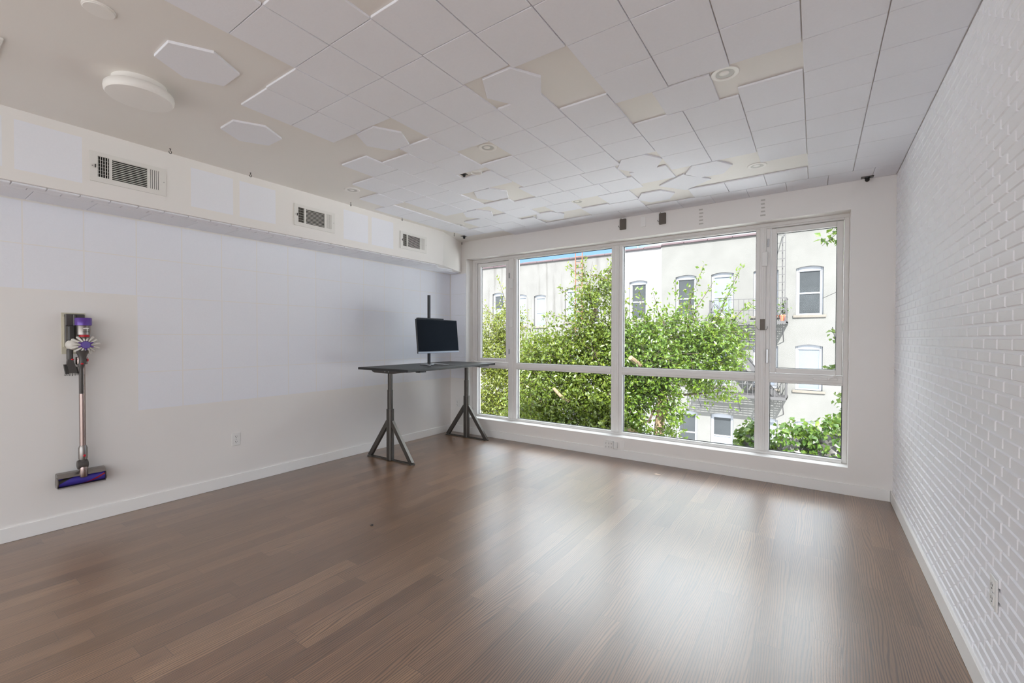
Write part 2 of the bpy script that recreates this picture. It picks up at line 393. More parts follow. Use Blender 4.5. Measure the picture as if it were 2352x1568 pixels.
for i, (x0, x1) in enumerate(XSPL):
    for z0, z1, up in ((.266,.944,0), (1.032,2.452,1)):
        g = .05 if (up and i in (0,3)) else 0
        MB().box(x0+g, x1-g, YF+.042, YF+.046, z0+g, z1-g).build('glass_pane', M['glass'], win)
        ga = MB(); e = .006
        for a, b, c, d in ((x0+g, x0+g+e, z0+g, z1-g), (x1-g-e, x1-g, z0+g, z1-g), (x0+g, x1-g, z0+g, z0+g+e), (x0+g, x1-g, z1-g-e, z1-g)):
            ga.box(a, b, YF+.050, YF+.056, c, d)
        ga.build('gasket', M['gasket'], win)
hd = MB()
hd.cbox(-.02, .17, YF-.02, YF, .985, 1.012, .006); hd.tube([(.10,YF-.02,1.0), (.10,YF-.05,1.01), (.14,YF-.055,1.03)], .008); hd.sphere((.145,YF-.055,1.033), .012, 12, 8)
hd.build('window_crank', M['frame'], win)
hd = MB(); hd.cbox(-4.04, -3.88, YF-.02, YF, .985, 1.012, .006); hd.tube([(-4.0,YF-.02,1.0), (-4.0,YF-.05,1.02), (-4.09,YF-.06,1.05), (-4.12,YF-.06,1.035)], .008); hd.build('window_crank', M['frame'], win)
for x, z0, z1 in ((-3.437,1.52,1.63), (-3.437,2.05,2.18), (-.418,2.08,2.22)):
    MB().cbox(x-.026, x+.026, YF-.034, YF-.016, z0, z1, .005).build('contact_sensor', M['plate'], win)
for x, z0, z1 in ((-.392,2.27,2.35), (-.392,1.13,1.27), (-3.49,2.2,2.27), (-3.49,1.15,1.22)):
    MB().cbox(x-.009, x+.009, YF-.008, YF, z0, z1, .003).build('hinge', M['steel'], win)
struct(MB().cbox(WX0, WX1, YW+.001, YF-.012, WZ0-.012, WZ0+.002, .0015), 'trim_2', M['trim'])

# ------------------------------------------------------------------ felt tiles
TILE = {}
def tile_mesh(w, h, t=.0115):
    """felt square lying in xy, z from 0 (stuck side) down to -t"""
    k = (round(w,3), round(h,3))
    if k not in TILE:
        TILE[k] = MB().cbox(-w/2, w/2, -h/2, h/2, -t, 0, .0016).mesh('felt_tile', M['felt'], fix=False)
    return TILE[k]
CAMP = dict(f=1012.55, th=.6031, cy=790.2, h=1.3714, pt=-.0137, rl=.002)
def cam_axes():
    th, pt, rl = CAMP['th'], CAMP['pt'], CAMP['rl']
    R = Vector((math.cos(th), math.sin(th), 0)); F = Vector((-math.sin(th), math.cos(th), 0)); U = Vector((0,0,1))
    F2 = F*math.cos(pt)+U*math.sin(pt); U2 = -F*math.sin(pt)+U*math.cos(pt)
    return R*math.cos(rl)+U2*math.sin(rl), -R*math.sin(rl)+U2*math.cos(rl), F2
AX = cam_axes()
def in_view(pts):
    """is any of these points inside the photographed field of view? (only to leave out repeats the photo shows nothing of)"""
    for p in pts:
        q = Vector(p)-Vector((0,0,CAMP['h'])); d = q.dot(AX[2])
        if d < .15: continue
        u = 1176+CAMP['f']*q.dot(AX[0])/d; v = CAMP['cy']-CAMP['f']*q.dot(AX[1])/d
        if -6 < u < 2358 and -6 < v < 1574: return True
    return False
# every column of the ceiling runs along the room; column 1 touches the brick wall. (x right edge, x left edge, list of y joints)
def run(y, n, s=.3042): return [y+s*i for i in range(n+1)]
COLS = [
 [( .541, .2400, run(.608,13))],
 [( .2385,-.0640, run(.608,13))],
 [(-.0655,-.3670, run(.93,5)), (-.0655,-.3670, [2.705,3.014,3.322,3.628,3.937])],
 [(-.3685,-.6720, run(.947,5)[:-1]+[2.463]), (-.467,-.767, [2.48,2.783]), (-.3685,-.6720, [2.787,3.093,3.398,3.703])],
 [(-.6735,-.9765, [.955,1.258,1.562,1.865,2.17,2.477]), (-.6735,-.9765, [2.787,3.094,3.397,3.700])],
 [(-.978,-1.280, [.95,1.253,1.557,1.862]), (-.978,-1.280, [2.352,2.656,2.967,3.275]), (-.989,-1.291, [3.583,3.886])],
 [(-1.2815,-1.585, [1.222,1.527,1.831]), (-1.2815,-1.585, [2.14,2.447,2.757,3.061,3.367]), (-1.336,-1.640, [3.371,3.668]), (-1.296,-1.598, [3.672,3.973]), (-1.440,-1.744, [3.983,4.286]), (-1.460,-1.764, [4.291,4.563])],
 [(-1.5865,-1.889, [.926,1.23,1.535,1.838,2.143,2.449,2.755,3.06,3.366]), (-1.643,-1.946, [3.371,3.671]), (-1.601,-1.904, [3.675,3.972])],
 [(-1.8905,-2.194, [.623,.926,1.232,1.538,1.844,2.149,2.455]), (-1.8905,-2.194, [2.752,3.061,3.366]), (-1.948,-2.252, [3.371,3.672]), (-1.907,-2.212, [3.676,3.979]), (-2.038,-2.340, [3.984,4.265]), (-1.756,-2.060, [4.268,4.563])],
 [(-2.1955,-2.499, [1.238,1.543,1.850]), (-2.2,-2.503, [2.186,2.5,2.808]), (-2.2065,-2.51, [2.893,3.205]), (-2.214,-2.516, [3.679,3.982])],
 [(-2.5005,-2.803, [1.246,1.550,1.856]), (-2.506,-2.811, [2.281,2.592,2.899,3.21]), (-2.512,-2.816, [3.574,3.884,4.188]), (-2.650,-2.950, [4.27,4.565])],
 [(-2.812,-3.117, [2.131,2.441,2.749,3.053,3.364,3.652]), (-2.813,-3.122, [3.966,4.283]), (-2.953,-3.262, [4.288,4.575])],
 [(-3.124,-3.430, [2.453,2.757,3.059,3.371,3.672]), (-3.128,-3.436, [3.981,4.287]), (-3.268,-3.575, [4.292,4.575])],
 [(-3.440,-3.732, [2.748,3.066]), (-3.606,-3.900, [3.066,3.373,3.677,3.990,4.288]), (-3.579,-3.876, [4.293,4.573])],
]
FRONT = [.38,.075,-.23,-.5395,-.845,-1.153,-1.459,-1.766,-2.081,-2.384,-2.69,-2.99,-3.293]
nceil = 0
for ci, col in enumerate(COLS):
    tl = []
    for xr, xl, js in col:
        for a, b in zip(js[:-1], js[1:]): tl.append((xr, xl, a, b))
    if ci == 0: tl = [t for t in tl if t[3] < 4.58]
    tl.sort(key=lambda t: -t[2])
    if ci == 2: tl = [(-.0655,-.3705,4.258,4.560)] + tl
    if ci == 3: tl = [(-.3725,-.6760,4.262,4.560)] + tl
    if ci == 4: tl = [(-.678,-.981,4.268,4.560)] + tl
    n = 0
    for xr, xl, a, b in tl:
        g = .0019; b_ = min(b, 4.566)
        if not in_view([(x, y, HC-.012) for x in (xl, (xl+xr)/2, xr) for y in (a, (a+b_)/2, b_)]): continue
        n += 1; w, h = xr-xl-2*g, b_-a-2*g
        o = bpy.data.objects.new('felt_tile', tile_mesh(w, h)); C.objects.link(o)
        o.location = ((xl+xr)/2, (a+b_)/2, HC-.0001-random.uniform(0,.0006)); o.rotation_euler = (random.uniform(-.003,.003), random.uniform(-.003,.003), random.uniform(-.0025,.0025))
        side = 'row against the brick wall' if ci == 0 else ORD[ci+1]+' row from brick wall'
        tag(o, 'white square felt ceiling tile, '+ORD[n]+' behind the window edge, '+side, 'ceiling tile', 'felt tiles on the ceiling'); nceil += 1
edges = [.541]+FRONT
for i in range(len(edges)-1):
    w = edges[i]-edges[i+1]-.003
    if w < .05: continue
    o = bpy.data.objects.new('felt_tile', tile_mesh(w, .286)); C.objects.link(o)
    o.location = ((edges[i]+edges[i+1])/2, 4.7085, HC-.0001-random.uniform(0,.0005)); o.rotation_euler = (0,0,random.uniform(-.002,.002))
    tag(o, 'cut felt ceiling tile along top of window wall, '+ORD[i+1]+' from the brick wall', 'ceiling tile', 'felt tiles on the ceiling')
# hexagon felt panels and one turned square
HEX = [(-2.578,.948,'large white felt hexagon on bare ceiling beside the smoke detector'), (-3.138,1.465,'white felt hexagon on bare ceiling above the first air vent'),
 (-2.474,2.020,'white felt hexagon in the ceiling gap left of the pipe slot'), (-1.380,2.006,'white felt hexagon in the stepped gap near the middle of the ceiling'),
 (-1.154,3.434,'white felt hexagon framed tightly by tiles before the turned square tile'), (-.731,3.864,'white felt hexagon on bare ceiling next to round light near the brick wall'),
 (-1.286,4.311,'white felt hexagon on bare ceiling above the pair of bronze hooks'), (-2.566,3.375,'white felt hexagon in bare gap beyond the pipe slot'),
 (-3.094,3.832,'small looking white felt hexagon nearest the soffit at the window end'), (-2.470,4.338,'shadowed felt hexagon near window wall above the left big pane')]
hexm = None
for x, y, lab in HEX:
    if hexm is None:
        r = .1785; mb = MB(); t = .0125; b = .0016
        P = [(math.cos(PI/3*k), math.sin(PI/3*k)) for k in range(6)]
        vs = [(r*a, r*c, 0) for a, c in P]+[(r*a, r*c, -t+b) for a, c in P]+[((r-b)*a, (r-b)*c, -t) for a, c in P]
        fs = [tuple(range(6)), tuple(range(12,18))[::-1]]
        for q in (0, 6): fs += [(q+k, q+6+k, q+6+(k+1) % 6, q+(k+1) % 6) for k in range(6)]
        mb.add(vs, fs); hexm = mb.mesh('felt_hexagon', M['felt'], fix=True)
    o = bpy.data.objects.new('felt_hexagon', hexm); C.objects.link(o); o.location = (x, y, HC-.0002); o.rotation_euler = (0,0,random.uniform(-.01,.01))
    tag(o, lab, 'ceiling panel', 'felt hexagons on the ceiling')
o = bpy.data.objects.new('felt_tile', tile_mesh(.300,.300)); C.objects.link(o); o.location = (-.9625,4.07,HC-.0002); o.rotation_euler = (0,0,math.radians(54.6))
tag(o, 'white square felt tile stuck on turned at an angle between two hexagons', 'ceiling tile', 'felt tiles on the ceiling')

# wall tiles on the left wall: columns counted from the window corner
Y0, ZT = .5865, 2.3005
def wall_tile(loc, rot, w, h, lab, grp):
    o = bpy.data.objects.new('felt_tile', tile_mesh(w, h)); C.objects.link(o)
    o.location = loc; o.rotation_euler = rot; tag(o, lab, 'wall tile', grp); return o
NC = 15
for c in range(-1, 14):
    ya = Y0+TS*c; yb = ya+TS
    rows = 2 if c < 2 else 5
    for r in range(rows):
        zb = 2.3118-TS*(r+1); zt = min(2.3118-TS*r, ZT)
        if not in_view([(XL+.01, ya+.01, zb+.01), (XL+.01, yb-.01, zt-.01), (XL+.01, yb-.01, zb+.01)]): continue
        yb2 = min(yb, YW-.013)
        wall_tile((XL+.0001+random.uniform(0,.0004), (ya+yb2)/2, (zb+zt)/2), (random.uniform(-.002,.002)*0+PI/2, 0, PI/2) if False else (0, PI/2, 0), zt-zb-.0042, yb2-ya-.0046,
                  'white felt tile on long wall, '+ORD[14-c]+' column from window corner, '+ORD[r+1]+' row down', 'felt tiles on the left wall')
for r in range(5):
    zb = 2.3118-TS*(r+1); zt = min(2.3118-TS*r, ZT); xa, xb = XL+.0125, -4.145
    wall_tile(((xa+xb)/2, YW-.0001, (zb+zt)/2), (-PI/2, 0, 0), xb-xa-.002, zt-zb-.0028, 'white felt tile on the window wall left of the window, '+ORD[r+1]+' down', 'felt tiles on the window wall strip')
# soffit underside: a row of squares and a strip of small foam bricks
for c in range(-2, 14):
    ya = Y0+.012+TS*c; yb = min(ya+TS, YW-.012)
    if not in_view([(x, y, ZS-.01) for x in (XL+.02, -4.03) for y in (ya, yb)]): continue
    x1 = -4.145 if yb < 4.6 else -4.26
    o = bpy.data.objects.new('felt_tile', tile_mesh(x1-(XL+.013)-.002, yb-ya-.0028)); C.objects.link(o); o.location = ((XL+.013+x1)/2, (ya+yb)/2, ZS-.0001)
    tag(o, 'felt tile under the soffit ledge, '+ORD[14-c]+' from the window corner', 'soffit tile', 'felt tiles under the soffit')
st = MB()
for r, (xa, xb) in enumerate(((-4.141,-4.087), (-4.083,-4.025))):
    k = 0
    while True:
        ya = -.2+(.0765 if r else 0)+.153*k; k += 1
        if ya > 4.12: break
        st.cbox(xa, xb, ya+.0025, ya+.1505, ZS-.0115, ZS-.0001, .003)
tag(st.build('foam_strip', M['felt'], fix=False), 'long strip of white foam bricks along the soffit lip', 'foam strip')
# square panels on the soffit face
for k, (ya, lab) in enumerate(((.148,'white felt square on soffit cut by the left picture edge'), (.497,'white felt square on soffit face just left of first vent'), (1.413,'first of two felt squares on soffit face right of the first vent'),
                (1.763,'second felt square on soffit face, left of the middle vent'), (2.755,'felt square on soffit face directly right of the middle vent'), (3.102,'felt square on soffit face left of the far vent'))):
    o = bpy.data.objects.new('felt_tile', tile_mesh(.303,.303)); C.objects.link(o); o.location = (XS+.0001, ya+.1522, 2.5395); o.rotation_euler = (0, PI/2, 0)
    tag(o, lab, 'wall tile', 'felt squares on the soffit face')

# ------------------------------------------------------------------ air vents on the soffit
def make_vent(loc):
    v = thing('air_vent', '', 'air vent', loc, 'air vents on the soffit')
    X = loc[0]; y0, z0 = loc[1], loc[2]
    op = [(.038,.098,.034,.173), (.113,.307,.034,.173), (.324,.381,.034,.173)]
    f = lambda a, b, d: (X+d, y0+a, z0+b)
    pl = MB(); pl.panel(.0, .419, 0, .2, op, f, .010, .0005)
    for a, b in (((0,0),(.419,0)), ((.419,0),(.419,.2)), ((.419,.2),(0,.2)), ((0,.2),(0,0))):
        pl.add([f(*a,.010), f(*b,.010), f(*b,0), f(*a,0)], [(0,1,2,3)])
    pl.build('face_plate', M['vent'], v, fix=False)
    bk = MB()
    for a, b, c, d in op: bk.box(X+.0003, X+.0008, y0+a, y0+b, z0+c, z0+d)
    bk.build('duct_shade_sheet', M['duct'], v)  # flat black sheets on the soffit, painted as the shade inside the duct
    for gi, (a, b, c, d) in enumerate(op):
        lv = MB()
        if gi == 1:
            for k in range(11):
                z = z0+c+.0035+(d-c)*(k+.5)/11
                lv.box(-.0006,.0006,a,b,-.0034,.0034, Matrix.Translation((X+.0055,y0,z)) @ Matrix.Rotation(math.radians(-38),4,'Y'))
        else:
            n = 5; s = -1 if gi == 0 else 1
            for k in range(n):
                y = y0+a+(b-a)*(k+.5)/n+s*.002
                lv.box(-.0007,.0007,-.0042,.0042,c,d, Matrix.Translation((X+.0055,y,z0)) @ Matrix.Rotation(math.radians(58 if gi == 0 else -16),4,'Z'))
            if gi == 0:
                for k in range(1,6): lv.box(X+.0015, X+.0025, y0+a, y0+b, z0+c+(d-c)*k/6-.001, z0+c+(d-c)*k/6+.001)
        lv.build('louvers', M['vent'], v)
    MB().cbox(X+.010, X+.018, y0+.024, y0+.029, z0+.09, z0+.112, .001).build('damper_lever', M['slot'], v)
    sc = MB()
    for y in (.012,.405): sc.lathe([(.0035,0),(.003,.0015)], (X+.010,y0+y,z0+.10), 'x', 10)
    sc.build('screw', M['steel'], v)
    return v
V1 = make_vent((XS+.0002,.835,2.42)); V1['label'] = 'white louvered air vent on soffit, largest and nearest the camera'
for y, lab in ((2.233,'white louvered air vent midway along the soffit'), (3.503,'white louvered air vent at far end of soffit near the window')):
    c = copy_tree(V1); c.location = (XS+.0002, y, 2.42); c['label'] = lab

# ------------------------------------------------------------------ ceiling fittings
def make_light(x, y):
    t = thing('recessed_light', '', 'ceiling light', (x, y, HC), 'recessed ceiling lights')
    MB().lathe([(.044,.0),(.044,-.004),(.050,-.007),(.066,-.005),(.0695,-.0012),(.0695,0)], (x,y,HC), 'z', 40).build('trim_ring', M['lampwhite'], t)
    MB().lathe([(.045,0.0),(.043,.03),(.040,.07),(0,.072)], (x,y,HC-.003), 'z', 32).build('reflector_can', M['chrome'], t)
    g = MB(); g.lathe([(0,-.004),(.024,-.003),(.034,.003),(.036,.012),(.030,.03),(.018,.045),(0,.05)], (x-.003,y-.004,HC), 'z', 28); g.build('bulb', M['lampwhite'], t)
    return t
LL = ['round recessed ceiling light in the bare strip nearest the brick wall', 'round recessed ceiling light in a square gap near the pipe slot', 'round recessed ceiling light near window beside the far felt hexagons',
      'round recessed ceiling light half covered by tile above the left big pane', 'round recessed ceiling light on bare ceiling near the soffit hooks', 'round recessed ceiling light partly hidden by tile in the far left corner']
L0 = make_light(*LIGHTS[0]); L0['label'] = LL[0]
for (x, y), lab in zip(LIGHTS[1:], LL[1:]): c = copy_tree(L0); c.location = (x, y, HC); c['label'] = lab
lx, ly = -3.045, .842
t = thing('ceiling_lamp', 'round white flush ceiling lamp with thick drum diffuser', 'ceiling lamp', (lx, ly, HC))
MB().lathe([(.118,0),(.118,-.034),(.112,-.036)], (lx,ly,HC), 'z', 56).build('lamp_base', M['lampwhite'], t)
MB().lathe([(.100,-.034),(.142,-.036),(.149,-.044),(.151,-.058),(.149,-.074),(.142,-.083),(.10,-.087),(0,-.088)], (lx,ly,HC), 'z', 64).build('lamp_shade', M['lampwhite'], t)
sx, sy = -2.497, .556
t = thing('smoke_detector', 'flat round white detector disc on bare ceiling at top left', 'smoke detector', (sx, sy, HC))
MB().lathe([(.055,0),(.055,-.004),(.052,-.006)], (sx,sy,HC), 'z', 40).build('base_ring', M['lampwhite'], t)
MB().lathe([(.051,-.004),(.050,-.0085),(0,-.0095)], (sx,sy,HC), 'z', 40).build('cover', M['lampwhite'], t)
cv = MB(); cv.cbox(-3.40,-3.098,.06,.360,HC-.012,HC,.003); cv.cbox(-3.38,-3.118,.08,.340,HC-.017,HC-.012,.002)
tag(cv.build('access_hatch', M['vent'], None, (-3.25,.21,HC)), 'white square cover panel on ceiling, only its corner showing at left edge', 'cover panel')
# hooks
hk = MB()
pts = [(0,0,.002),(0,0,-.012)]+[(.0,.0085*math.sin(a),-.024+.0105*math.cos(a)) for a in [PI*.0+PI*2*k/14 for k in range(0,13)]]
hk.tube(pts, .0022, 6); hk.lathe([(.006,0),(.006,-.002),(.003,-.004)], (0,0,0), 'z', 10)
hmesh = hk.mesh('ceiling_hook', M['black'])
for i, (x, y, rz, lab) in enumerate(((-3.905,1.253,.2,'black screw hook above soffit, the nearest one to the camera'), (-3.915,1.815,.2,'black screw hook above soffit between first and middle vents'), (-3.925,2.79,.1,'black screw hook above soffit right of the middle vent'),
        (-3.925,3.47,.1,'black screw hook above soffit left of the far vent'), (-3.945,4.38,.1,'black screw hook at the slanted end of the soffit'), (-4.21,4.835,1.5,'black screw hook in the corner above the window'))):
    o = bpy.data.objects.new('ceiling_hook', hmesh); C.objects.link(o); o.location = (x, y, HC); o.rotation_euler = (0,0,rz); tag(o, lab, 'hook', 'black hooks along the soffit')
# black ball-joint mounts and the slot with the pipe end
def make_mount(loc, lab):
    t = thing('ceiling_mount', lab, 'mount', loc, 'black ball joint ceiling mounts')
    x, y, z = loc
    MB().cbox(x-.043, x+.043, y-.027, y+.027, z-.005, z, .002).build('mount_plate', M['grey'], t)
    b = MB(); b.lathe([(.021,-.005),(.019,-.014),(.012,-.018)], (x,y,z), 'z', 20); b.sphere((x,y,z-.024), .0165, 16, 10); b.build('ball_joint', M['black'], t); return t
m0 = make_mount((.347,4.79,HC-.0118), 'black ball joint mount on ceiling in the corner by the brick wall')
c = copy_tree(m0); c.location = (-3.93,4.56,HC); c['label'] = 'black ball joint mount on bare ceiling in the left window corner'
c = copy_tree(m0); c.location = (-2.455,2.848,HC); c.scale = (.7,.7,.6); c['label'] = 'black ball joint mount inside the narrow ceiling slot'
pp = MB(); pp.lathe([(.048,0),(.048,-.016),(.044,-.018),(.043,-.005),(0,-.004)], (-2.325,2.850,HC), 'z', 36)
tag(pp.build('pipe_end', M['plate'], None, (-2.325,2.850,HC)), 'white round pipe end sitting in the narrow ceiling slot', 'pipe')

# ------------------------------------------------------------------ hooks and plates on the window wall
def rrect(x0, x1, z0, z1, r, n=4):
    P = []
    for cx, cz, a0 in ((x1-r, z1-r, 0), (x0+r, z1-r, PI/2), (x0+r, z0+r, PI), (x1-r, z0+r, 1.5*PI)):
        P += [(cx+r*math.cos(a0+PI/2*k/n), cz+r*math.sin(a0+PI/2*k/n)) for k in range(n+1)]
    return P
def hook_plate(x, z0, z1, w, y, lab):
    t = thing('adhesive_hook', lab, 'hook', (x, y, z0), 'bronze adhesive hooks')
    MB().prism(rrect(x-w/2, x+w/2, z0, z1, .008), y-.012, y, 'xz').build('hook_plate', M['bronze'], t)
    wr = MB(); h = z1-z0
    wr.tube([(x-w*.5, y-.004, z0+h*.28), (x-w*.5-.010, y-.012, z0+h*.30), (x-w*.5-.012, y-.02, z0+h*.36), (x-w*.5-.010, y-.022, z0+h*.40)], .0028, 6)
    wr.tube([(x-w*.38, y-.005, z1-.002), (x-w*.3, y-.012, z1+.010), (x-w*.2, y-.008, z1-.002)], .0025, 6)
    wr.build('hook_wire', M['bronze'], t)
hook_plate(-1.8135, 2.604, 2.725, .073, YW, 'left of two bronze adhesive hooks on wall above window')
hook_plate(-1.3720, 2.602, 2.722, .073, YW, 'right of two bronze adhesive hooks on wall above window')
tag(MB().prism(rrect(-1.606,-1.555,2.605,2.713,.006), YW-.008, YW, 'xz').build('blank_plate', M['trim'], None, (-1.58,YW,2.605)), 'small white blank plate between the two bronze hooks', 'wall plate')
ym = YF-.0185
t = thing('adhesive_hook', 'slim bronze hook with wire prongs stuck on the window mullion', 'hook', (-.432, ym, 1.45), 'bronze adhesive hooks')
MB().prism(rrect(-.454,-.412,1.455,1.565,.004), ym-.009, ym, 'xz').build('hook_plate', M['bronze'], t)
wr = MB()
for s in (-1, 1): wr.tube([(-.433+s*.018,ym-.006,1.458), (-.433+s*.036,ym-.016,1.462), (-.433+s*.046,ym-.028,1.475), (-.433+s*.047,ym-.032,1.492)], .0028, 6)
wr.build('hook_wire', M['steel'], t)
for x0, x1, nm in ((-1.008,-.960,'left'), (-.449,-.405,'right')):
    r = MB()
    for k in range(5):
        z = 2.553+.036*k; r.cbox(x0+random.uniform(0,.008), x1-random.uniform(0,.008), YW-.0012, YW, z-.007, z+.007, .0005)
    tag(r.build('adhesive_residue', M['residue'], None, ((x0+x1)/2, YW, 2.55)), ('faint column of grey glue marks nearer the bronze hooks' if nm == 'left' else 'faint column of grey glue marks above the window mullion by casement'), 'glue marks')

# ------------------------------------------------------------------ outlets
def outlet(c, rot, lab):
    t = thing('wall_outlet', lab, 'outlet', c, 'duplex wall outlets'); t.rotation_euler = (0,0,rot)
    # local: plate in xz facing -y
    def loc(mb, name, mat, parent):
        o = bpy.data.objects.new(name, mb.mesh(name, mat)); C.objects.link(o); o.parent = parent; return o
    loc(MB().cbox(-.037,.037,-.006,0,-.058,.058,.0025), 'cover_plate', M['plate'], t)
    for z in (-.024,.024):
        r = loc(MB().prism(rrect(-.0165,.0165,z-.0185,z+.0185,.003), -.0085, -.005, 'xz'), 'receptacle', M['plate'], t)
        s = MB(); s.box(-.0085,-.0060,-.0092,-.008,z-.001,z+.009); s.box(.0060,.0080,-.0092,-.008,z,z+.008); s.lathe([(.0028,-.0092),(.0028,-.008)], (0,0,z-.0085), 'y', 10)
        loc(s, 'socket_slots', M['slot'], r)
    loc(MB().lathe([(.003,-.0072),(.003,-.005)], (0,0,0), 'y', 10), 'screw', M['steel'], t)
    return t
outlet((XL,1.915,.425), PI/2, 'white outlet on the long left wall between vacuum and desk')
outlet((-4.303,YW,.42), 0, 'white outlet low on window wall behind the far desk leg')
outlet((XR-.0065,2.292,.455), -PI/2, 'white outlet on the white brick wall at lower right')
t = thing('power_adapter', 'white multi socket power adapter plugged in below the window', 'power adapter', (-1.94,YW,.098))
MB().prism(rrect(-2.016,-1.906,.1,.184,.014), YW-.040, YW-.001, 'xz').build('adapter_body', M['plate'], t)
s = MB()
for x in (-1.992,-1.957,-1.925):
    for z in (.122,.162): s.box(x-.003,x-.001,YW-.0406,YW-.0395,z-.005,z+.005); s.box(x+.003,x+.005,YW-.0406,YW-.0395,z-.005,z+.005); s.lathe([(.0022,-.0406),(.0022,-.0395)], (x+.001,YW,z-.010), 'y', 8)
s.build('socket_slots', M['slot'], t)
MB().prism(rrect(-1.903,-1.862,.106,.180,.012), YW-.030, YW-.001, 'xz').build('side_plug', M['plate'], t)
tag(MB().prism(rrect(-1.838,-1.783,.112,.200,.010), YW-.006, YW, 'xz').build('blank_plate', M['trim'], None, (-1.81,YW,.115)), 'painted blank wall plate right of the power adapter', 'wall plate')

# ------------------------------------------------------------------ standing desk
DX, DY, DZ, DA = -3.94, 3.967, 1.036, .032
desk = thing('standing_desk', 'tall standing desk with black top on grey A-shaped steel legs', 'desk', (DX, DY, 0)); desk.rotation_euler = (0,0,DA)
def dl(mb, name, mat, parent=None):
    o = bpy.data.objects.new(name, mb.mesh(name, mat)); C.objects.link(o); o.parent = parent or desk; return o
dl(MB().cbox(-.4,.4,-.8,.8,DZ-.026,DZ,.002), 'desk_top', M['desk'])
for s in (-1, 1):
    y = .681*s
    post = MB()
    def col(z0, z1, hx, hy, mb):
        mb.prism(rrect(-hx,hx,y-hy,y+hy,min(hx,hy)*.75,5), z0, z1, 'xy')
    col(.006,.575,.040,.034,post); lg = dl(post, 'leg', M['deskmetal'])
    m2 = MB(); col(.57,.79,.030,.026,m2); dl(m2, 'leg_tube', M['deskmetal'], lg)
    m3 = MB(); col(.785,.985,.0255,.022,m3); dl(m3, 'leg_tube', M['deskmetal'], lg)
    for d in (-1, 1):
        st = MB()
        a, b = Vector((d*.028,y,.435)), Vector((d*.335,y,.012)); ax = (b-a).normalized(); nx = Vector((ax.z,0,-ax.x))
        for p, q in ((a,b),):
            vs = []
            for e in (p, q):
                for u, w in ((-1,-1),(1,-1),(1,1),(-1,1)): vs.append(tuple(e+nx*(.024*u)+Vector((0,.0175*w,0))))
            st.add(vs, [(0,1,2,3),(7,6,5,4),(0,4,5,1),(1,5,6,2),(2,6,7,3),(3,7,4,0)])
        dl(st, 'strut', M['deskmetal'])
        ft = MB(); ft.prism([(d*.335+.04*math.cos(2*PI*k/16), y+.028*math.sin(2*PI*k/16)) for k in range(16)], 0, .012, 'xy'); dl(ft, 'foot', M['deskmetal'])
    fb = MB(); fb.cbox(-.33,.33,y-.020,y-.012,.004,.014,.001); fb.cbox(-.33,.33,y+.012,y+.020,.004,.014,.001); dl(fb, 'foot_bar', M['deskmetal'])
    ar = MB(); ar.prism([(-.29,DZ-.030),(-.27,DZ-.050),(-.235,DZ-.060),(-.06,DZ-.064),(.06,DZ-.064),(.30,DZ-.036),(.30,DZ-.027),(-.29,DZ-.027)], y-.022, y+.022, 'xz'); dl(ar, 'top_bracket', M['deskmetal'])
    sc = MB()
    for q in (-.06,.0): sc.lathe([(.006,-.0005),(.006,.001)], (q, y+s*.0225, DZ-.043), 'y', 12)
    dl(sc, 'bracket_bolt', M['steel'])
bm2 = MB(); bm2.cbox(-.05,.05,-.66,.66,DZ-.056,DZ-.027,.003); bm2.cbox(.20,.24,-.66,.66,DZ-.046,DZ-.027,.003); dl(bm2, 'cross_beam', M['deskmetal'])
cp = MB(); cp.cbox(.33,.395,-.62,-.52,DZ-.043,DZ-.027,.004); dl(cp, 'control_switch', M['blackplastic'])
cp = MB(); cp.cbox(.18,.37,.50,.70,DZ-.042,DZ-.027,.004); dl(cp, 'power_box', M['blackplastic'])

# ------------------------------------------------------------------ monitor on its pole stand
MXP = (-3.925, 3.895); mt = thing('monitor', 'black flat screen monitor raised on a tall pole stand', 'monitor', (MXP[0], MXP[1], DZ)); mt.rotation_euler = (0,0,-.05)
def ml(mb, name, mat, parent=None):
    o = bpy.data.objects.new(name, mb.mesh(name, mat)); C.objects.link(o); o.parent = parent or mt; return o
MW, MH = .672, .408; TM = Matrix.Translation((.115,.045,.356)) @ Matrix.Rotation(.10,4,'Y').inverted()
ml(MB().cbox(-.014,.006,-MW/2,MW/2,-MH/2,MH/2,.003,TM), 'housing', M['blackplastic'])
ml(MB().box(.006,.0068,-MW/2+.008,MW/2-.006,-MH/2+.026,MH/2-.006,TM), 'screen', M['screen'])
ml(MB().cbox(.006,.0085,-MW/2,MW/2,-MH/2,-MH/2+.020,.001,TM), 'bezel', M['silver'])
ml(MB().cbox(-.050,-.014,-.13,.13,-.13,.10,.012,TM), 'back_box', M['blackplastic'])
ml(MB().cbox(-.012,-.0126,-MW/2,MW/2,MH/2-.001,MH/2+.001,.0003,TM), 'top_edge', M['silver'])
ml(MB().prism(rrect(-.016,.016,-.0125,.0125,.003), .012, .862, 'xy'), 'pole', M['blackplastic'])
ml(MB().cbox(.0,.075,-.04,.04,.30,.40,.004), 'pole_clamp', M['blackplastic'])
bs = MB()
for side in (-1, 1):
    P = [(-.05,side*.03,.012),(.03,side*.065,.017),(.12,side*.115,.012),(.19,side*.15,.005)]
    bs.tube(P, [.03,.027,.022,.012], 10, flat=.30)
bs.cbox(-.085,.05,-.075,.075,.0,.018,.006)
ml(bs, 'stand_base', M['silver'])
# slim sound bar lying along the top of the screen
sb = MB(); sb.cbox(-.035,.002,-.30,.115,MH/2+.0012,MH/2+.017,.004,TM)
o = bpy.data.objects.new('webcam_bar', sb.mesh('webcam_bar', M['blackplastic'])); C.objects.link(o); o.location = (MXP[0], MXP[1], DZ); o.rotation_euler = (0,0,-.05)
tag(o, 'slim black bar resting along top edge of the monitor', 'webcam')

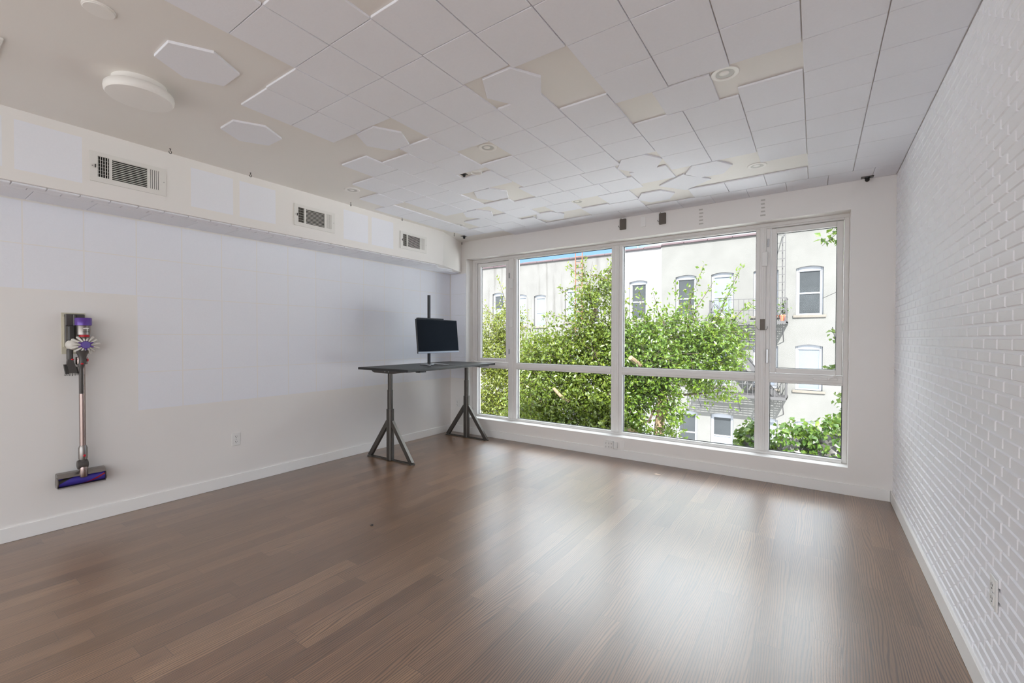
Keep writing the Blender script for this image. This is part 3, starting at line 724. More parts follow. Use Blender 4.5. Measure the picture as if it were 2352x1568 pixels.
# ------------------------------------------------------------------ cordless vacuum on the left wall
vb = (XL, .0, .30); vac = thing('cordless_vacuum', 'purple and grey cordless stick vacuum hanging on left wall', 'vacuum cleaner', vb)
W0 = XL; xw = W0+.072; ya = .8605
def vp(mb, name, mat, parent=None, fix=True): return mb.build(name, mat, parent or vac, fix=fix)
d = MB(); d.cbox(W0,W0+.045,.783,.884,1.455,1.538,.004); d.cbox(W0,W0+.03,.783,.83,1.33,1.46,.004); d.cbox(W0+.03,W0+.055,.822,.838,1.45,1.536,.004); dk = vp(d, 'wall_dock', M['grey'])
vp(MB().cbox(W0+.002,W0+.012,.776,.786,1.30,1.52,.002), 'dock_edge', M['caulk'], dk)
c = MB(); c.cbox(W0,W0+.003,.768,.895,1.25,1.548,.001); vp(c, 'caulk_line', M['caulk'], dk)
vp(MB().cbox(W0+.03,W0+.095,.787,.826,1.345,1.455,.008), 'battery', M['dark'])
hx = xw+.020
vp(MB().lathe([(.036,1.452),(.0455,1.458),(.046,1.507),(.043,1.511),(0,1.511)], (hx,.866,0), 'z', 36), 'filter_cap', M['purple'])
vp(MB().lathe([(.030,1.385),(.0385,1.39),(.0385,1.448),(.043,1.458),(.040,1.46),(0,1.46)], (hx,.866,0), 'z', 36), 'cyclone_body', M['nickel'])
bdg = MB(); bdg.sphere((hx+.0375,.873,1.435), 1, 16, 10, (.003,.0165,.005)); vp(bdg, 'badge', M['plate'])
for sgn in (1,):
    cu = bpy.data.curves.new('lettering', 'FONT'); cu.body = 'dyson'; cu.size = .0165; cu.extrude = .0004; cu.align_x = 'CENTER'
    to = bpy.data.objects.new('lettering_tmp', cu); C.objects.link(to); bpy.context.view_layer.update()
    me = bpy.data.meshes.new_from_object(to.evaluated_get(bpy.context.evaluated_depsgraph_get())); bpy.data.objects.remove(to)
    me.materials.clear(); me.materials.append(M['ink'])
    n = len(me.vertices); co = np.empty(n*3); me.vertices.foreach_get('co', co); co = co.reshape(-1,3)
    R_ = .0389; a = co[:,0]/R_ + math.radians(11)            # wrap the word round the cylinder, reading left to right from the room
    rad = R_ + co[:,2]
    out = np.stack([hx+rad*np.cos(a)-vb[0], .866+rad*np.sin(a)-vb[1], 1.407+co[:,1]-vb[2]], 1); me.vertices.foreach_set('co', out.ravel()); me.update()
    lo = bpy.data.objects.new('lettering', me); C.objects.link(lo); lo.parent = vac
vp(MB().lathe([(.027,1.374),(.0285,1.376),(.0285,1.391),(.026,1.393)], (hx+.008,.869,0), 'z', 28), 'bin_ring', M['red'])
vp(MB().lathe([(0,1.352),(.014,1.355),(.024,1.363),(.0275,1.374),(0,1.376)], (hx+.008,.869,0), 'z', 28), 'bin_dome', M['nickel'])
# round motor housing and the crown of cyclone cones, facing the room
cyy, czz = .8715, 1.317
mh = MB(); mh.sphere((W0+.075,.814,1.318), .040, 24, 16, (1,1,.98)); mh.sphere((hx-.012,cyy,czz), .055, 24, 16, (.6,1,1)); vp(mh, 'motor_housing', M['cream'])
cc = MB()
for k in range(15):
    a = 2*PI*k/15+.1; r0, r1 = .024, .056+(.012 if k % 2 else .018)*abs(math.cos(a))
    P = [(hx+.030, cyy+r0*math.cos(a), czz+r0*math.sin(a)), (hx+.028, cyy+(r0+r1)/2*math.cos(a), czz+(r0+r1)/2*math.sin(a)), (hx+.014, cyy+r1*math.cos(a), czz+r1*math.sin(a)), (hx-.002, cyy+(r1+.004)*math.cos(a), czz+(r1+.004)*math.sin(a))]
    cc.tube(P, [.0045,.0062,.0088,.007], 10); cc.sphere(P[2], .0095, 10, 8)
vp(cc, 'cyclone_cones', M['cream'])
pd = MB(); pd.lathe([(.0275,.020),(.0275,.036),(.0245,.040)], (hx,cyy,czz), 'x', 32)
for an in (28, 152, 205, 335): 
    q = math.radians(an); pd.tube([(hx+.034,cyy+.020*math.cos(q),czz+.020*math.sin(q)), (hx+.036,cyy+.044*math.cos(q),czz+.036*math.sin(q))], [.0055,.0045], 10)
pd.sphere((hx+.036,cyy,czz-.0325), .0065, 12, 8); vp(pd, 'end_cap', M['purple'])
vp(MB().lathe([(0,.0405),(.0235,.0402),(.0235,.039)], (hx,cyy,czz), 'x', 32), 'cap_disc', M['purpledisc'])
nk = MB(); nk.lathe([(.020,1.178),(.0205,1.226),(.028,1.25),(.041,1.275),(0,1.28)], (hx+.004,.858,0), 'z', 28); vp(nk, 'inlet_neck', M['grey'])
vp(MB().lathe([(.031,1.176),(.033,1.181),(.033,1.226),(.031,1.23)], (xw,.8585,0), 'z', 32), 'wand_collar', M['copper'])
vp(MB().sphere((hx+.027,.852,1.182), 1, 14, 10, (.004,.0085,.0065)), 'release_button', M['red'])
vp(MB().cbox(xw+.022,xw+.030,.883,.890,1.196,1.218,.002), 'release_catch', M['red'])
cr = MB(); cr.lathe([(.010,.966),(.0115,.972),(.0115,1.14),(.0135,1.155),(.0185,1.165),(.018,1.182),(0,1.184)], (hx+.010,.850,0), 'z', 20); vp(cr, 'crevice_tool', M['grey'])
vp(MB().lathe([(.0175,.582),(.0175,1.18)], (xw,ya-.0005,0), 'z', 32), 'wand', M['copper'])
# dusting brush hung at the side
dbx = W0+.075
db = MB(); db.lathe([(.0165,1.212),(.0175,1.216),(.0175,1.283),(.014,1.29)], (dbx,.797,0), 'z', 20)
db.prism([(.783,1.214),(.812,1.214),(.826,1.155),(.833,1.117),(.790,1.116),(.784,1.16),(.779,1.18)], dbx-.016, dbx+.016, 'yz'); bt = vp(db, 'brush_tool', M['grey'])
b2 = MB(); b2.prism([(.766,1.179),(.782,1.179),(.785,1.15),(.792,1.112),(.774,1.112)], dbx-.02, dbx+.010, 'yz'); b2.prism([(.828,1.16),(.834,1.16),(.841,1.112),(.833,1.112)], dbx-.02, dbx+.012, 'yz')
for k in range(15):
    y = .776+.062*k/14; a = (k-7)/7*.5; b2.tube([(dbx,y,1.118), (dbx+.008*math.sin(k*2.1),y+a*.018,1.096+.004*abs(k-7)/7)], .0013, 5)
vp(b2, 'bristles', M['dark'], bt)
vp(MB().sphere((dbx+.018,.8075,1.214), 1, 12, 8, (.004,.0085,.006)), 'release_button', M['red'], bt)
# cleaner head
lc = MB(); lc.lathe([(.018,.590),(.0195,.586),(.0255,.570),(.0257,.500),(.023,.487),(0,.486)], (xw,ya,0), 'z', 32); vp(lc, 'lower_coupling', M['nickel'])
vp(MB().sphere((xw+.0245,ya+.003,.517), 1, 14, 10, (.003,.0085,.009)), 'release_button', M['red'])
jb = MB(); jb.lathe([(.015,.49),(.024,.48),(.026,.466),(.018,.452)], (xw,ya,0), 'z', 24); jb.lathe([(.020,-.030),(.031,-.027),(.034,-.012),(.034,.012),(.031,.027),(.020,.030)], (xw,ya-.003,.452), 'y', 28); vp(jb, 'swivel_joint', M['grey'])
vp(MB().lathe([(.0205,.362),(.0235,.368),(.0235,.43),(.022,.436)], (xw+.012,ya,0), 'z', 28), 'head_neck', M['copper'])
hh = MB(); y0, y1 = .728, .982
P = [(W0+.004,.310),(W0+.004,.392),(W0+.018,.405),(W0+.055,.402),(W0+.082,.388),(W0+.090,.376),(W0+.060,.378),(W0+.040,.366),(W0+.028,.345),(W0+.026,.318),(W0+.086,.311),(W0+.088,.304),(W0+.010,.303)]
for a, b in ((y0,y1),):
    n = len(P); hh.add([(p[0],a,p[1]) for p in P]+[(p[0],b,p[1]) for p in P], [tuple(range(n)),tuple(range(n,2*n))[::-1]]+[(i,(i+1)%n,n+(i+1)%n,n+i) for i in range(n)])
head = vp(hh, 'cleaner_head', M['nickel'])
for y in (y0-.005, y1-.003): vp(MB().lathe([(.034,0),(.037,.002),(.037,.007),(.033,.009)], (W0+.058,y,.346), 'y', 28), 'end_ring', M['nickel'], head)
vp(MB().lathe([(.0315,y0+.004),(.0315,y1-.006)], (W0+.058,0,.344), 'y', 36), 'brush_roller', M['roller'], head)

# ------------------------------------------------------------------ bits on the floor
for (x, y, s, mat, lab) in ((-2.66,2.06,.011,'crumb','small dark crumb lying on the floor planks in front of the desk'), (-1.30,4.48,.022,'scrap','pale curled scrap lying on floor below the window'), (-4.03,4.47,.008,'crumb','tiny dark speck on floor between the desk legs')):
    mb = MB(); n = 9
    pts = [(x+s*random.uniform(.5,1.1)*math.cos(2*PI*k/n)*(1.5 if mat == 'scrap' else 1), y+s*random.uniform(.5,1.1)*math.sin(2*PI*k/n)) for k in range(n)]
    mb.prism(pts, 0, s*(.12 if mat == 'scrap' else .6), 'xy'); tag(mb.build('floor_'+('scrap' if mat == 'scrap' else 'crumb'), M[mat], None, (x,y,0)), lab, 'debris')

# ------------------------------------------------------------------ outside: yard, row houses, fire escape, trees
struct(MB().box(-60, 40, YW+.3, 60, -4.5, -4.2), 'ground', M['ground'])
YH = 20.0
def house(name, lab, x0, x1, zt, mat, wins):
    h = thing('row_house', lab, 'building', ((x0+x1)/2, YH, -4.2), 'row houses across the yard')
    wl = MB(); holes = [(x-w/2, x+w/2, zb, zz) for x, zz, zb, w, k in wins]
    wl.panel(x0, x1, -4.2, zt, holes, lambda a, b, d: (a, d, b), YH, YH+.16)
    for x, zz, zb, w, k in wins:                              # segmental arch over each opening
        n = 8; rise = .07
        arc = lambda u: zz - rise*(2*u-1)**2
        for i in range(n):
            a, b = i/n, (i+1)/n; xa, xb = x-w/2+w*a, x-w/2+w*b
            wl.add([(xa,YH,arc(a)),(xb,YH,arc(b)),(xb,YH,zz),(xa,YH,zz),(xa,YH+.16,arc(a)),(xb,YH+.16,arc(b))], [(0,1,2,3),(0,4,5,1)])
    wl.add([(x0,YH,-4.2),(x0,YH+8,-4.2),(x0,YH+8,zt),(x0,YH,zt)], [(0,1,2,3)]); wl.add([(x1,YH,-4.2),(x1,YH+8,-4.2),(x1,YH+8,zt),(x1,YH,zt)], [(0,1,2,3)])
    wl.add([(x0,YH,zt),(x1,YH,zt),(x1,YH+8,zt),(x0,YH+8,zt)], [(0,1,2,3)]); wl.add([(x0,YH+8,-4.2),(x1,YH+8,-4.2),(x1,YH+8,zt),(x0,YH+8,zt)], [(0,1,2,3)])
    wl.build('facade_wall', mat, h, fix=False)
    cp = MB(); x = x0
    while x < x1-.01:
        xe = min(x+.95, x1); cp.cbox(x+.004, xe-.004, YH-.09, YH+.2, zt-.02, zt+.075+random.uniform(-.01,.01), .02); x = xe
    cp.build('roof_coping', M['coping'], h, fix=False)
    for x, zz, zb, w, k in wins:
        yf = YH+.10; fm = MB(); s = .075
        fm.cbox(x-w/2, x-w/2+s, yf, yf+.06, zb, zz, .008); fm.cbox(x+w/2-s, x+w/2, yf, yf+.06, zb, zz, .008); fm.cbox(x-w/2+s, x+w/2-s, yf, yf+.06, zz-.19, zz, .008); fm.cbox(x-w/2+s, x+w/2-s, yf, yf+.06, zb, zb+.06, .008)
        f = fm.build('window', M['sash'], h)
        zm = (zz-.19+zb)/2; sf = MB(); sf.cbox(x-w/2+s, x+w/2-s, yf+.02, yf+.055, zm-.03, zm+.03, .006)
        for xx in (x-w/2+s, x+w/2-s-.035): sf.cbox(xx, xx+.035, yf+.025, yf+.055, zb+.06, zz-.19, .004)
        sf.build('sash', M['sash'], f)
        for za, zc, pm in ((zm+.02, zz-.18, k[0]), (zb+.05, zm-.02, k[1])):
            MB().box(x-w/2+s-.005, x+w/2-s+.005, yf+.045, yf+.05, za, zc).build('pane', M['darkpane' if pm == 'd' else 'palepane'], f)
        MB().cbox(x-w/2-.09, x+w/2+.09, YH-.06, YH+.12, zb-.10, zb, .012).build('window_sill', M['sillstone'], h)
    return h
A_ = [(-14.73,3.92,2.2,.78,'dp'), (-13.18,3.74,2.05,.70,'pp'), (-12.0,3.66,2.0,.72,'pp'), (-10.15,3.9,2.2,.72,'pp'), (-8.96,3.78,2.1,.72,'dd')]
A_ += [(x, z-3.0, b-3.0, w, 'dd') for x, z, b, w, k in A_] + [(x, z-6.0, b-5.9, w, 'dd') for x, z, b, w, k in A_]
house('A', 'weathered stained plaster row house behind the left trees', -34, -7.42, 5.36, M['stuccoA'], A_)
B_ = [(-6.74,4.03,2.25,.84,'dd'), (-6.74,1.1,-.6,.84,'dd'), (-6.74,-1.75,-3.4,.84,'dd')]
house('B', 'narrow white painted brick row house with exposed red patches', -7.42, -5.68, 5.44, M['whitebrick'], B_)
C_ = []
for xs, zz, zb, ks in (((-4.65,-3.2,-1.64,-.205), 4.11, 2.27, ('dd','pp','dd','dd')), ((-4.62,-3.23,-1.63,-.205), 1.15, -.58, ('dd','pp','pp','pp')), ((-4.57,-3.18,-1.62,-.205), -1.74, -3.45, ('dd','dp','pd','dd'))):
    C_ += [(x, zz, zb, .86, k) for x, k in zip(xs, ks)]
C_ += [(x+1.46, *r) for x, *r in C_ if abs(x+.205) < .01]
hc = house('C', 'pale beige stucco row house carrying the black fire escape', -5.68, 6.0, 5.50, M['stuccoC'], C_)
for x, h_, r in ((-6.9,.35,.02), (-4.55,.30,.05), (-3.6,.55,.015), (-2.1,.6,.015)):
    MB().lathe([(r,5.4),(r,5.55+h_)], (x,YH+.4,0), 'z', 8).build('vent_pipe', M['steel'], hc)
# fire escape
fe = thing('fire_escape', 'black iron fire escape with slatted balconies and stair on beige house', 'fire escape', (-2.2, YH-.5, -.8))
def balcony(x0, x1, z, rail, name):
    p = MB()
    for k in range(11): y = YH-1.0+.095*k; p.box(x0, x1, y, y+.05, z-.02, z)
    for x in np.linspace(x0, x1, 5): p.box(x-.02, x+.02, YH-1.0, YH, z-.07, z-.02)
    p.box(x0, x1, YH-1.02, YH-.98, z-.10, z+.01); p.box(x1-.02, x1+.02, YH-1.0, YH, z-.10, z+.01); p.box(x0-.02, x0+.02, YH-1.0, YH, z-.10, z+.01)
    b = p.build('balcony', M['iron'], fe, fix=False)
    r = MB()
    for zz in (z+rail, z+rail*.5): r.box(x0, x1, YH-1.01, YH-.985, zz-.012, zz+.012); r.box(x1-.012, x1+.012, YH-1.0, YH, zz-.012, zz+.012); r.box(x0-.012, x0+.012, YH-1.0, YH, zz-.012, zz+.012)
    n = int((x1-x0)/.17)
    for k in range(n+1): x = x0+(x1-x0)*k/n; w = .018 if k in (0, n) else .008; r.box(x-w, x+w, YH-1.005, YH-.989, z, z+rail)
    for k in range(1, 6): y = YH-1.0+k/6; r.box(x1-.008, x1+.008, y-.008, y+.008, z, z+rail); r.box(x0-.008, x0+.008, y-.008, y+.008, z, z+rail)
    r.build('railing', M['iron'], b, fix=False)
    br = MB()
    for x in (x0+.12, (x0+x1)/2, x1-.12): br.tube([(x,YH-.95,z-.08), (x,YH-.02,z-.75)], .018, 6)
    br.build('bracket', M['iron'], b)
balcony(-3.5, -.90, 2.02, .86, 'upper'); balcony(-4.1, -.88, -.80, .88, 'lower')
sm = MB()
for y in (YH-.42, YH-.86):
    a, b = Vector((-3.34,y,2.0)), Vector((-1.20,y,-.80)); d_ = (b-a).normalized(); nrm = Vector((-d_.z,0,d_.x))
    sm.add([tuple(e+nrm*(.085*u)+Vector((0,.012*w,0))) for e in (a, b) for u, w in ((-1,-1),(1,-1),(1,1),(-1,1))], [(0,1,2,3),(7,6,5,4),(0,4,5,1),(1,5,6,2),(2,6,7,3),(3,7,4,0)])
    sm.tube([tuple(a+Vector((0,0,.75))), tuple(b+Vector((0,0,.75)))], .012, 6)
for k in range(13): q = (k+.5)/13; x = -3.34+2.14*q; z = 2.0-2.8*q; sm.box(x-.10, x+.10, YH-.86, YH-.42, z-.012, z+.012)
sm.build('stair', M['iron'], fe, fix=False)
ld = MB()
for x in (-1.36,-.95): ld.box(x-.013, x+.013, YH-.80, YH-.775, 2.0, 5.9)
z = 2.3
while z < 5.7: ld.box(-1.36, -.95, YH-.797, YH-.779, z-.011, z+.011); z += .292
ld.tube([(-1.03,YH-.7,2.0), (-1.05,YH-.7,5.1), (-.96,YH-.6,5.35), (-.96,YH-.3,5.62)], .02, 6)
ld.build('roof_ladder', M['iron'], fe, fix=False)
rl = MB()
for x in (-9.83,-9.46): rl.box(x-.02, x+.02, YH-.22, YH-.19, .4, 5.9)
z = .6
while z < 5.8: rl.box(-9.83, -9.46, YH-.215, YH-.195, z-.012, z+.012); z += .3
for z in (1.0,3.0,5.0): rl.box(-9.84,-9.81,YH-.2,YH,z-.02,z+.02); rl.box(-9.48,-9.45,YH-.2,YH,z-.02,z+.02)
tag(rl.build('roof_ladder', M['rust'], None, (-9.65,YH-.2,.4), fix=False), 'rusty orange roof ladder on the weathered house behind the tree', 'ladder')

# leaves and trees
rng = np.random.default_rng(11); DENSE = 1.6
def leaf_mesh(name, pos, dirs, size, mat, aspect=.52):
    """folded diamond leaves; every leaf is four points and two triangles"""
    n = len(pos); d = dirs/np.linalg.norm(dirs, axis=1, keepdims=True)
    up = rng.normal(0, .55, (n,3)) + np.array([0,-.25,.75]); s = np.cross(d, up); s /= np.linalg.norm(s, axis=1, keepdims=True)+1e-9; nn = np.cross(s, d)
    L = size*rng.uniform(.65,1.25,(n,1)); w = L*aspect*.5
    b = pos; tip = pos+d*L+nn*(-.12*L); m = pos+d*(L*.42); r = m+s*w+nn*(.25*w); l = m-s*w+nn*(.25*w)
    v = np.stack([b, r, tip, l], 1).reshape(-1,3)
    i = np.arange(n)[:,None]*4; f = np.concatenate([i+[[0,1,2]], i+[[0,2,3]]], 1).reshape(-1)
    me = bpy.data.meshes.new(name); me.vertices.add(4*n); me.vertices.foreach_set('co', v.ravel().astype(np.float32))
    me.loops.add(6*n); me.loops.foreach_set('vertex_index', f.astype(np.int32)); me.polygons.add(2*n)
    me.polygons.foreach_set('loop_start', (np.arange(2*n)*3).astype(np.int32)); me.materials.append(mat); me.update(calc_edges=True); me.validate(); return me
def tree(label, base, trunk, blobs, shoots, leaf, mat, size, limbs=(), tr=.10, name='garden_tree'):
    """trunk = points; blobs = (centre, radii, twigs); shoots = (from, to, leaves)"""
    t = thing(name, label, 'tree', base, 'trees in the yard')
    tb = MB(); n = len(trunk)
    tb.tube(trunk, [tr*(1-.45*i/(n-1)) for i in range(n)], 10)
    for p, q, r in limbs: tb.tube([p, tuple((np.array(p)+np.array(q))/2+rng.normal(0,.015,3)), q], [r, r*.97, r*.93], 9)
    tb.build('trunk', M['bark'], t)
    tw = MB(); P = []; D = []
    tops = [np.array(p) for p in trunk[n//2:]]
    for c, r, k in blobs:
        c = np.array(c); r = np.array(r); a = min(tops, key=lambda q: np.linalg.norm(q-c))
        tw.tube([tuple(a), tuple((a+c)/2+rng.normal(0,.08,3)), tuple(c)], [.035,.025,.014], 6)
        for _ in range(int(k*DENSE)):
            u = rng.normal(0,1,3); u /= np.linalg.norm(u); rad = rng.uniform(.25,1)**.55
            p = c+u*r*rad; dr = u*.6+rng.normal(0,.55,3)+np.array([0,0,.35]); dr /= np.linalg.norm(dr); ln = rng.uniform(.18,.42)
            if rng.random() < .13: tw.tube([tuple(p-dr*ln*.6), tuple(p+dr*ln)], [.006,.002], 4, cap=False)
            m = rng.integers(6,11)
            for j in range(m):
                q = p+dr*(ln*(j/m*1.4-.35))+rng.normal(0,.02,3); P.append(q); D.append(dr*.5+rng.normal(0,.75,3)+np.array([0,0,-.25]))
    for p, q, m in shoots:
        p, q = np.array(p, float), np.array(q, float); mid = (p+q)/2+rng.normal(0,.05,3)
        tw.tube([tuple(p), tuple(mid), tuple(q)], [.011,.007,.003], 5)
        for j in range(m):
            s = (j+.5)/m; x = (1-s)**2*p+2*s*(1-s)*mid+s*s*q
            sp = .16*(1-s)+.05; P.append(x+rng.normal(0,sp*.55,3)); D.append((q-p)/np.linalg.norm(q-p)*.5+rng.normal(0,.6,3))
    tw.build('branches', M['twig'], t, fix=False)
    me = leaf_mesh('foliage', np.array(P)-np.array(base), np.array(D), size, mat)
    o = bpy.data.objects.new('foliage', me); C.objects.link(o); o.parent = t; o['kind'] = 'stuff'
    return t
GZ = -4.2
tree('leafy tree with pale broken trunk seen through the wide right pane', (-2.62,9.0,GZ),
     [(-2.62,9.0,GZ), (-2.63,9.0,-2.4), (-2.60,9.0,-.6), (-2.53,9.04,.30), (-2.58,9.25,.85), (-2.45,9.45,1.4)],
     [((-3.2,9.0,.95),(.55,.5,.75),360), ((-2.7,8.85,.80),(.6,.35,.45),300), ((-2.6,9.4,1.35),(.8,.45,.6),270), ((-1.95,9.4,.95),(.62,.45,.62),330), ((-1.5,9.6,1.25),(.40,.4,.62),130), ((-3.25,8.9,-.05),(.5,.35,.45),230), ((-3.2,8.8,-.65),(.5,.3,.35),170), ((-2.85,8.9,.35),(.5,.3,.3),150), ((-2.28,8.8,-.10),(.22,.25,.55),60), ((-1.75,9.9,.25),(.5,.35,.25),40)],
     [((-2.2,9.6,1.5),(-1.86,9.5,2.85),70), ((-1.7,9.6,1.5),(-1.18,9.5,2.78),80), ((-1.9,9.6,1.4),(-1.35,9.5,2.3),60), ((-2.3,9.6,1.5),(-2.45,9.5,2.55),55), ((-2.0,9.6,1.5),(-2.15,9.5,2.45),55), ((-1.5,9.7,1.5),(-1.0,9.6,2.05),40), ((-3.0,9.4,1.6),(-3.15,9.4,2.45),60), ((-3.35,9.3,1.5),(-3.5,9.3,2.35),50), ((-2.6,9.5,1.6),(-2.85,9.4,2.35),60), ((-1.6,9.8,1.2),(-1.05,9.7,1.5),40), ((-2.2,9.5,1.5),(-1.65,9.4,2.5),60)],
     None, M['leaf1'], .085, limbs=(((-2.78,8.72,.70),(-2.94,8.30,1.00),.052), ((-2.75,8.75,-.66),(-3.08,8.5,-.40),.055), ((-2.55,9.0,-.2),(-2.40,8.8,-.05),.05)), tr=.118)
tree('bushy dark green tree filling the left wide pane', (-4.0,8.6,GZ),
     [(-4.0,8.9,GZ), (-3.95,8.9,-2.6), (-4.15,9.0,-1.0), (-4.45,9.05,.2), (-4.3,9.0,1.2), (-3.95,8.95,2.0)],
     [((-3.80,8.8,1.85),(.55,.45,.85),230), ((-3.75,8.8,1.0),(.55,.5,.60),260), ((-4.5,8.8,.95),(.62,.5,.52),260), ((-5.25,8.9,.95),(.62,.5,.50),200), ((-4.9,8.7,.30),(.95,.5,.48),260), ((-3.95,8.6,.15),(.65,.4,.5),230), ((-5.35,8.6,-.35),(.75,.4,.5),190), ((-3.5,8.5,-.3),(.35,.35,.75),200), ((-4.4,8.5,-.75),(1.0,.35,.4),260), ((-4.5,8.6,-.25),(.6,.3,.4),150)],
     [((-4.0,8.8,2.2),(-4.15,8.7,3.1),70), ((-3.9,8.8,2.2),(-3.45,8.7,2.9),70), ((-4.2,8.8,1.9),(-4.75,8.7,2.55),60), ((-4.3,8.8,1.7),(-5.05,8.8,1.95),60), ((-4.4,8.8,1.55),(-4.95,8.8,1.65),40), ((-3.55,8.6,2.6),(-3.28,8.6,3.12),50), ((-3.9,8.6,2.7),(-3.35,8.5,2.45),50), ((-5.0,8.9,1.3),(-5.2,8.9,1.95),50), ((-5.4,8.9,1.2),(-5.55,8.9,1.75),40), ((-5.5,8.8,1.0),(-5.85,8.8,1.4),40), ((-4.1,8.7,2.6),(-4.45,8.6,2.95),40)],
     None, M['leaf2'], .088, limbs=(((-4.25,8.3,.05),(-4.55,8.15,.32),.035),), tr=.09)
tree('yellow green tree behind the narrow left casement', (-7.3,10.2,GZ),
     [(-7.3,10.5,GZ), (-7.3,10.5,-2), (-7.25,10.5,.2), (-7.2,10.5,1.4), (-7.1,10.4,2.4)],
     [((-7.5,10.2,.85),(.95,.5,.65),430), ((-7.3,10.2,-.1),(.95,.5,.65),400), ((-7.4,10.1,-.95),(1.1,.45,.6),400), ((-7.15,10.2,1.7),(.55,.4,.6),110), ((-7.8,10.2,1.7),(.45,.3,.45),50), ((-6.5,10.0,.2),(.55,.45,.9),300), ((-6.3,9.8,-.9),(.6,.4,.6),220)],
     [((-7.1,10.2,2.0),(-7.45,10.1,3.1),50), ((-7.1,10.2,2.2),(-6.95,10.1,3.2),50), ((-7.3,10.2,1.8),(-8.1,10.1,2.5),40)],
     None, M['leaf3'], .085, tr=.07)
# ivy covered fence mound at the lower right
def ivy(label, base, blobs, size, mat, name='ivy_mound', cat='ivy'):
    t = thing(name, label, cat, base)
    P = []; D = []; core = MB()
    for c, r, k in blobs:
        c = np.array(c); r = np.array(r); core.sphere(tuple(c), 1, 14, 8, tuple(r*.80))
        u = rng.normal(0,1,(k,3)); u /= np.linalg.norm(u, axis=1, keepdims=True); rad = rng.uniform(.86,1.06,(k,1))
        P.append(c+u*r*rad); D.append(rng.normal(0,.5,(k,3))+np.array([0,-.3,-.75])+u*.35)
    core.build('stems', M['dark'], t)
    o = bpy.data.objects.new('foliage', leaf_mesh('foliage', np.concatenate(P)-np.array(base), np.concatenate(D), size, mat, .8)); C.objects.link(o); o.parent = t; o['kind'] = 'stuff'
    return t
ivy('ivy covered mound below the right casement at bottom right', (-.2,8.0,GZ),
    [((-.80,8.0,-.75),(.32,.4,.80),1500), ((-.25,8.0,-.95),(.55,.5,1.02),2200), ((.25,7.9,-.85),(.5,.5,1.12),2400), ((.75,7.9,-.7),(.5,.5,1.1),1200), ((-.1,8.0,-2.6),(1.1,.5,1.6),700)], .085, M['ivy'])
# vine hanging down beside the right edge of the window
vn = thing('climbing_vine', 'thin vine with few leaves dangling at the right window edge', 'vine', (.262,6.0,-4.2))
vs = MB(); vs.tube([(.29,6.0,-4.2), (.275,6.0,-1), (.262,6.0,.9), (.258,6.0,2.0), (.262,6.0,3.3)], .011, 6)
vs.tube([(.26,6.0,2.62),(.16,5.98,2.50),(.05,5.97,2.40)], .003, 5); vs.tube([(.26,6.0,1.95),(.18,5.98,1.88),(.06,5.97,1.82)], .003, 5); vs.tube([(.26,6.0,1.05),(.20,5.98,1.25),(.15,5.97,1.5)], .004, 5)
vs.build('stem', M['dark'], vn)
P = []
for c, r, k in (((.22,5.98,2.66),(.05,.05,.14),60), ((.13,5.98,2.50),(.08,.03,.05),22), ((.24,5.98,1.55),(.035,.04,.11),16), ((.16,5.97,1.45),(.03,.03,.09),9), ((.13,5.98,1.03),(.09,.03,.05),24), ((.24,5.98,1.03),(.04,.03,.07),20), ((.22,5.98,.70),(.04,.04,.12),16), ((.245,5.98,.4),(.02,.03,.15),10), ((.25,5.98,2.2),(.015,.02,.3),8)):
    P.append(np.array(c)+rng.normal(0,.6,(k,3))*np.array(r))
P = np.concatenate(P); o = bpy.data.objects.new('foliage', leaf_mesh('foliage', P-np.array((.262,6.0,-4.2)), rng.normal(0,.6,(len(P),3))+np.array([-.2,0,-.4]), .07, M['ivy'], .7)); C.objects.link(o); o.parent = vn; o['kind'] = 'stuff'
# potted plants on the upper balcony
for i, x in enumerate((-1.30,-1.02)):
    z = 2.02; t = thing('potted_plant', 'terracotta potted plant on upper fire escape balcony, '+('nearer the stair' if i == 0 else 'at its outer corner'), 'potted plant', (x,YH-.72,z), 'pots on the balcony')
    MB().lathe([(.075,0),(.11,.20),(.12,.20),(.12,.235),(.10,.235),(.09,.21),(0,.21)], (x,YH-.72,z), 'z', 20).build('pot', M['terracotta'], t)
    n = 60; q = np.array([0,0,.45])+rng.normal(0,1,(n,3))*np.array([.09,.08,.16]); o = bpy.data.objects.new('foliage', leaf_mesh('foliage', q, rng.normal(0,.5,(n,3))+np.array([0,0,.3]), .10, M['ivy'])); C.objects.link(o); o.parent = t; o['kind'] = 'stuff'

# ------------------------------------------------------------------ light
SUN, SKY, GLOW, TOP, EXPO = 10.5, .58, 1.45, 3.2, 1.22
sun = bpy.data.lights.new('sun', 'SUN'); sun.energy = SUN; sun.angle = math.radians(.6); sun.color = (1,.975,.95)
so = bpy.data.objects.new('sun', sun); C.objects.link(so)
dv = Vector((-.302,.679,-.669)); so.rotation_euler = dv.to_track_quat('-Z','Y').to_euler(); so.location = (3,-8,12)
w = bpy.data.worlds.new('sky'); bpy.context.scene.world = w; w.use_nodes = True; nt = w.node_tree; nt.nodes.clear()
def wn(t, **kw):
    x = nt.nodes.new(t)
    for k, v in kw.items(): setattr(x, k, v)
    return x
tc = wn('ShaderNodeTexCoord'); mp = wn('ShaderNodeMapping'); mp.inputs['Scale'].default_value = (1,1,2.6); nt.links.new(tc.outputs['Generated'], mp.inputs['Vector'])
nz = wn('ShaderNodeTexNoise'); nz.inputs['Scale'].default_value = 3.4; nz.inputs['Detail'].default_value = 6; nt.links.new(mp.outputs[0], nz.inputs['Vector'])
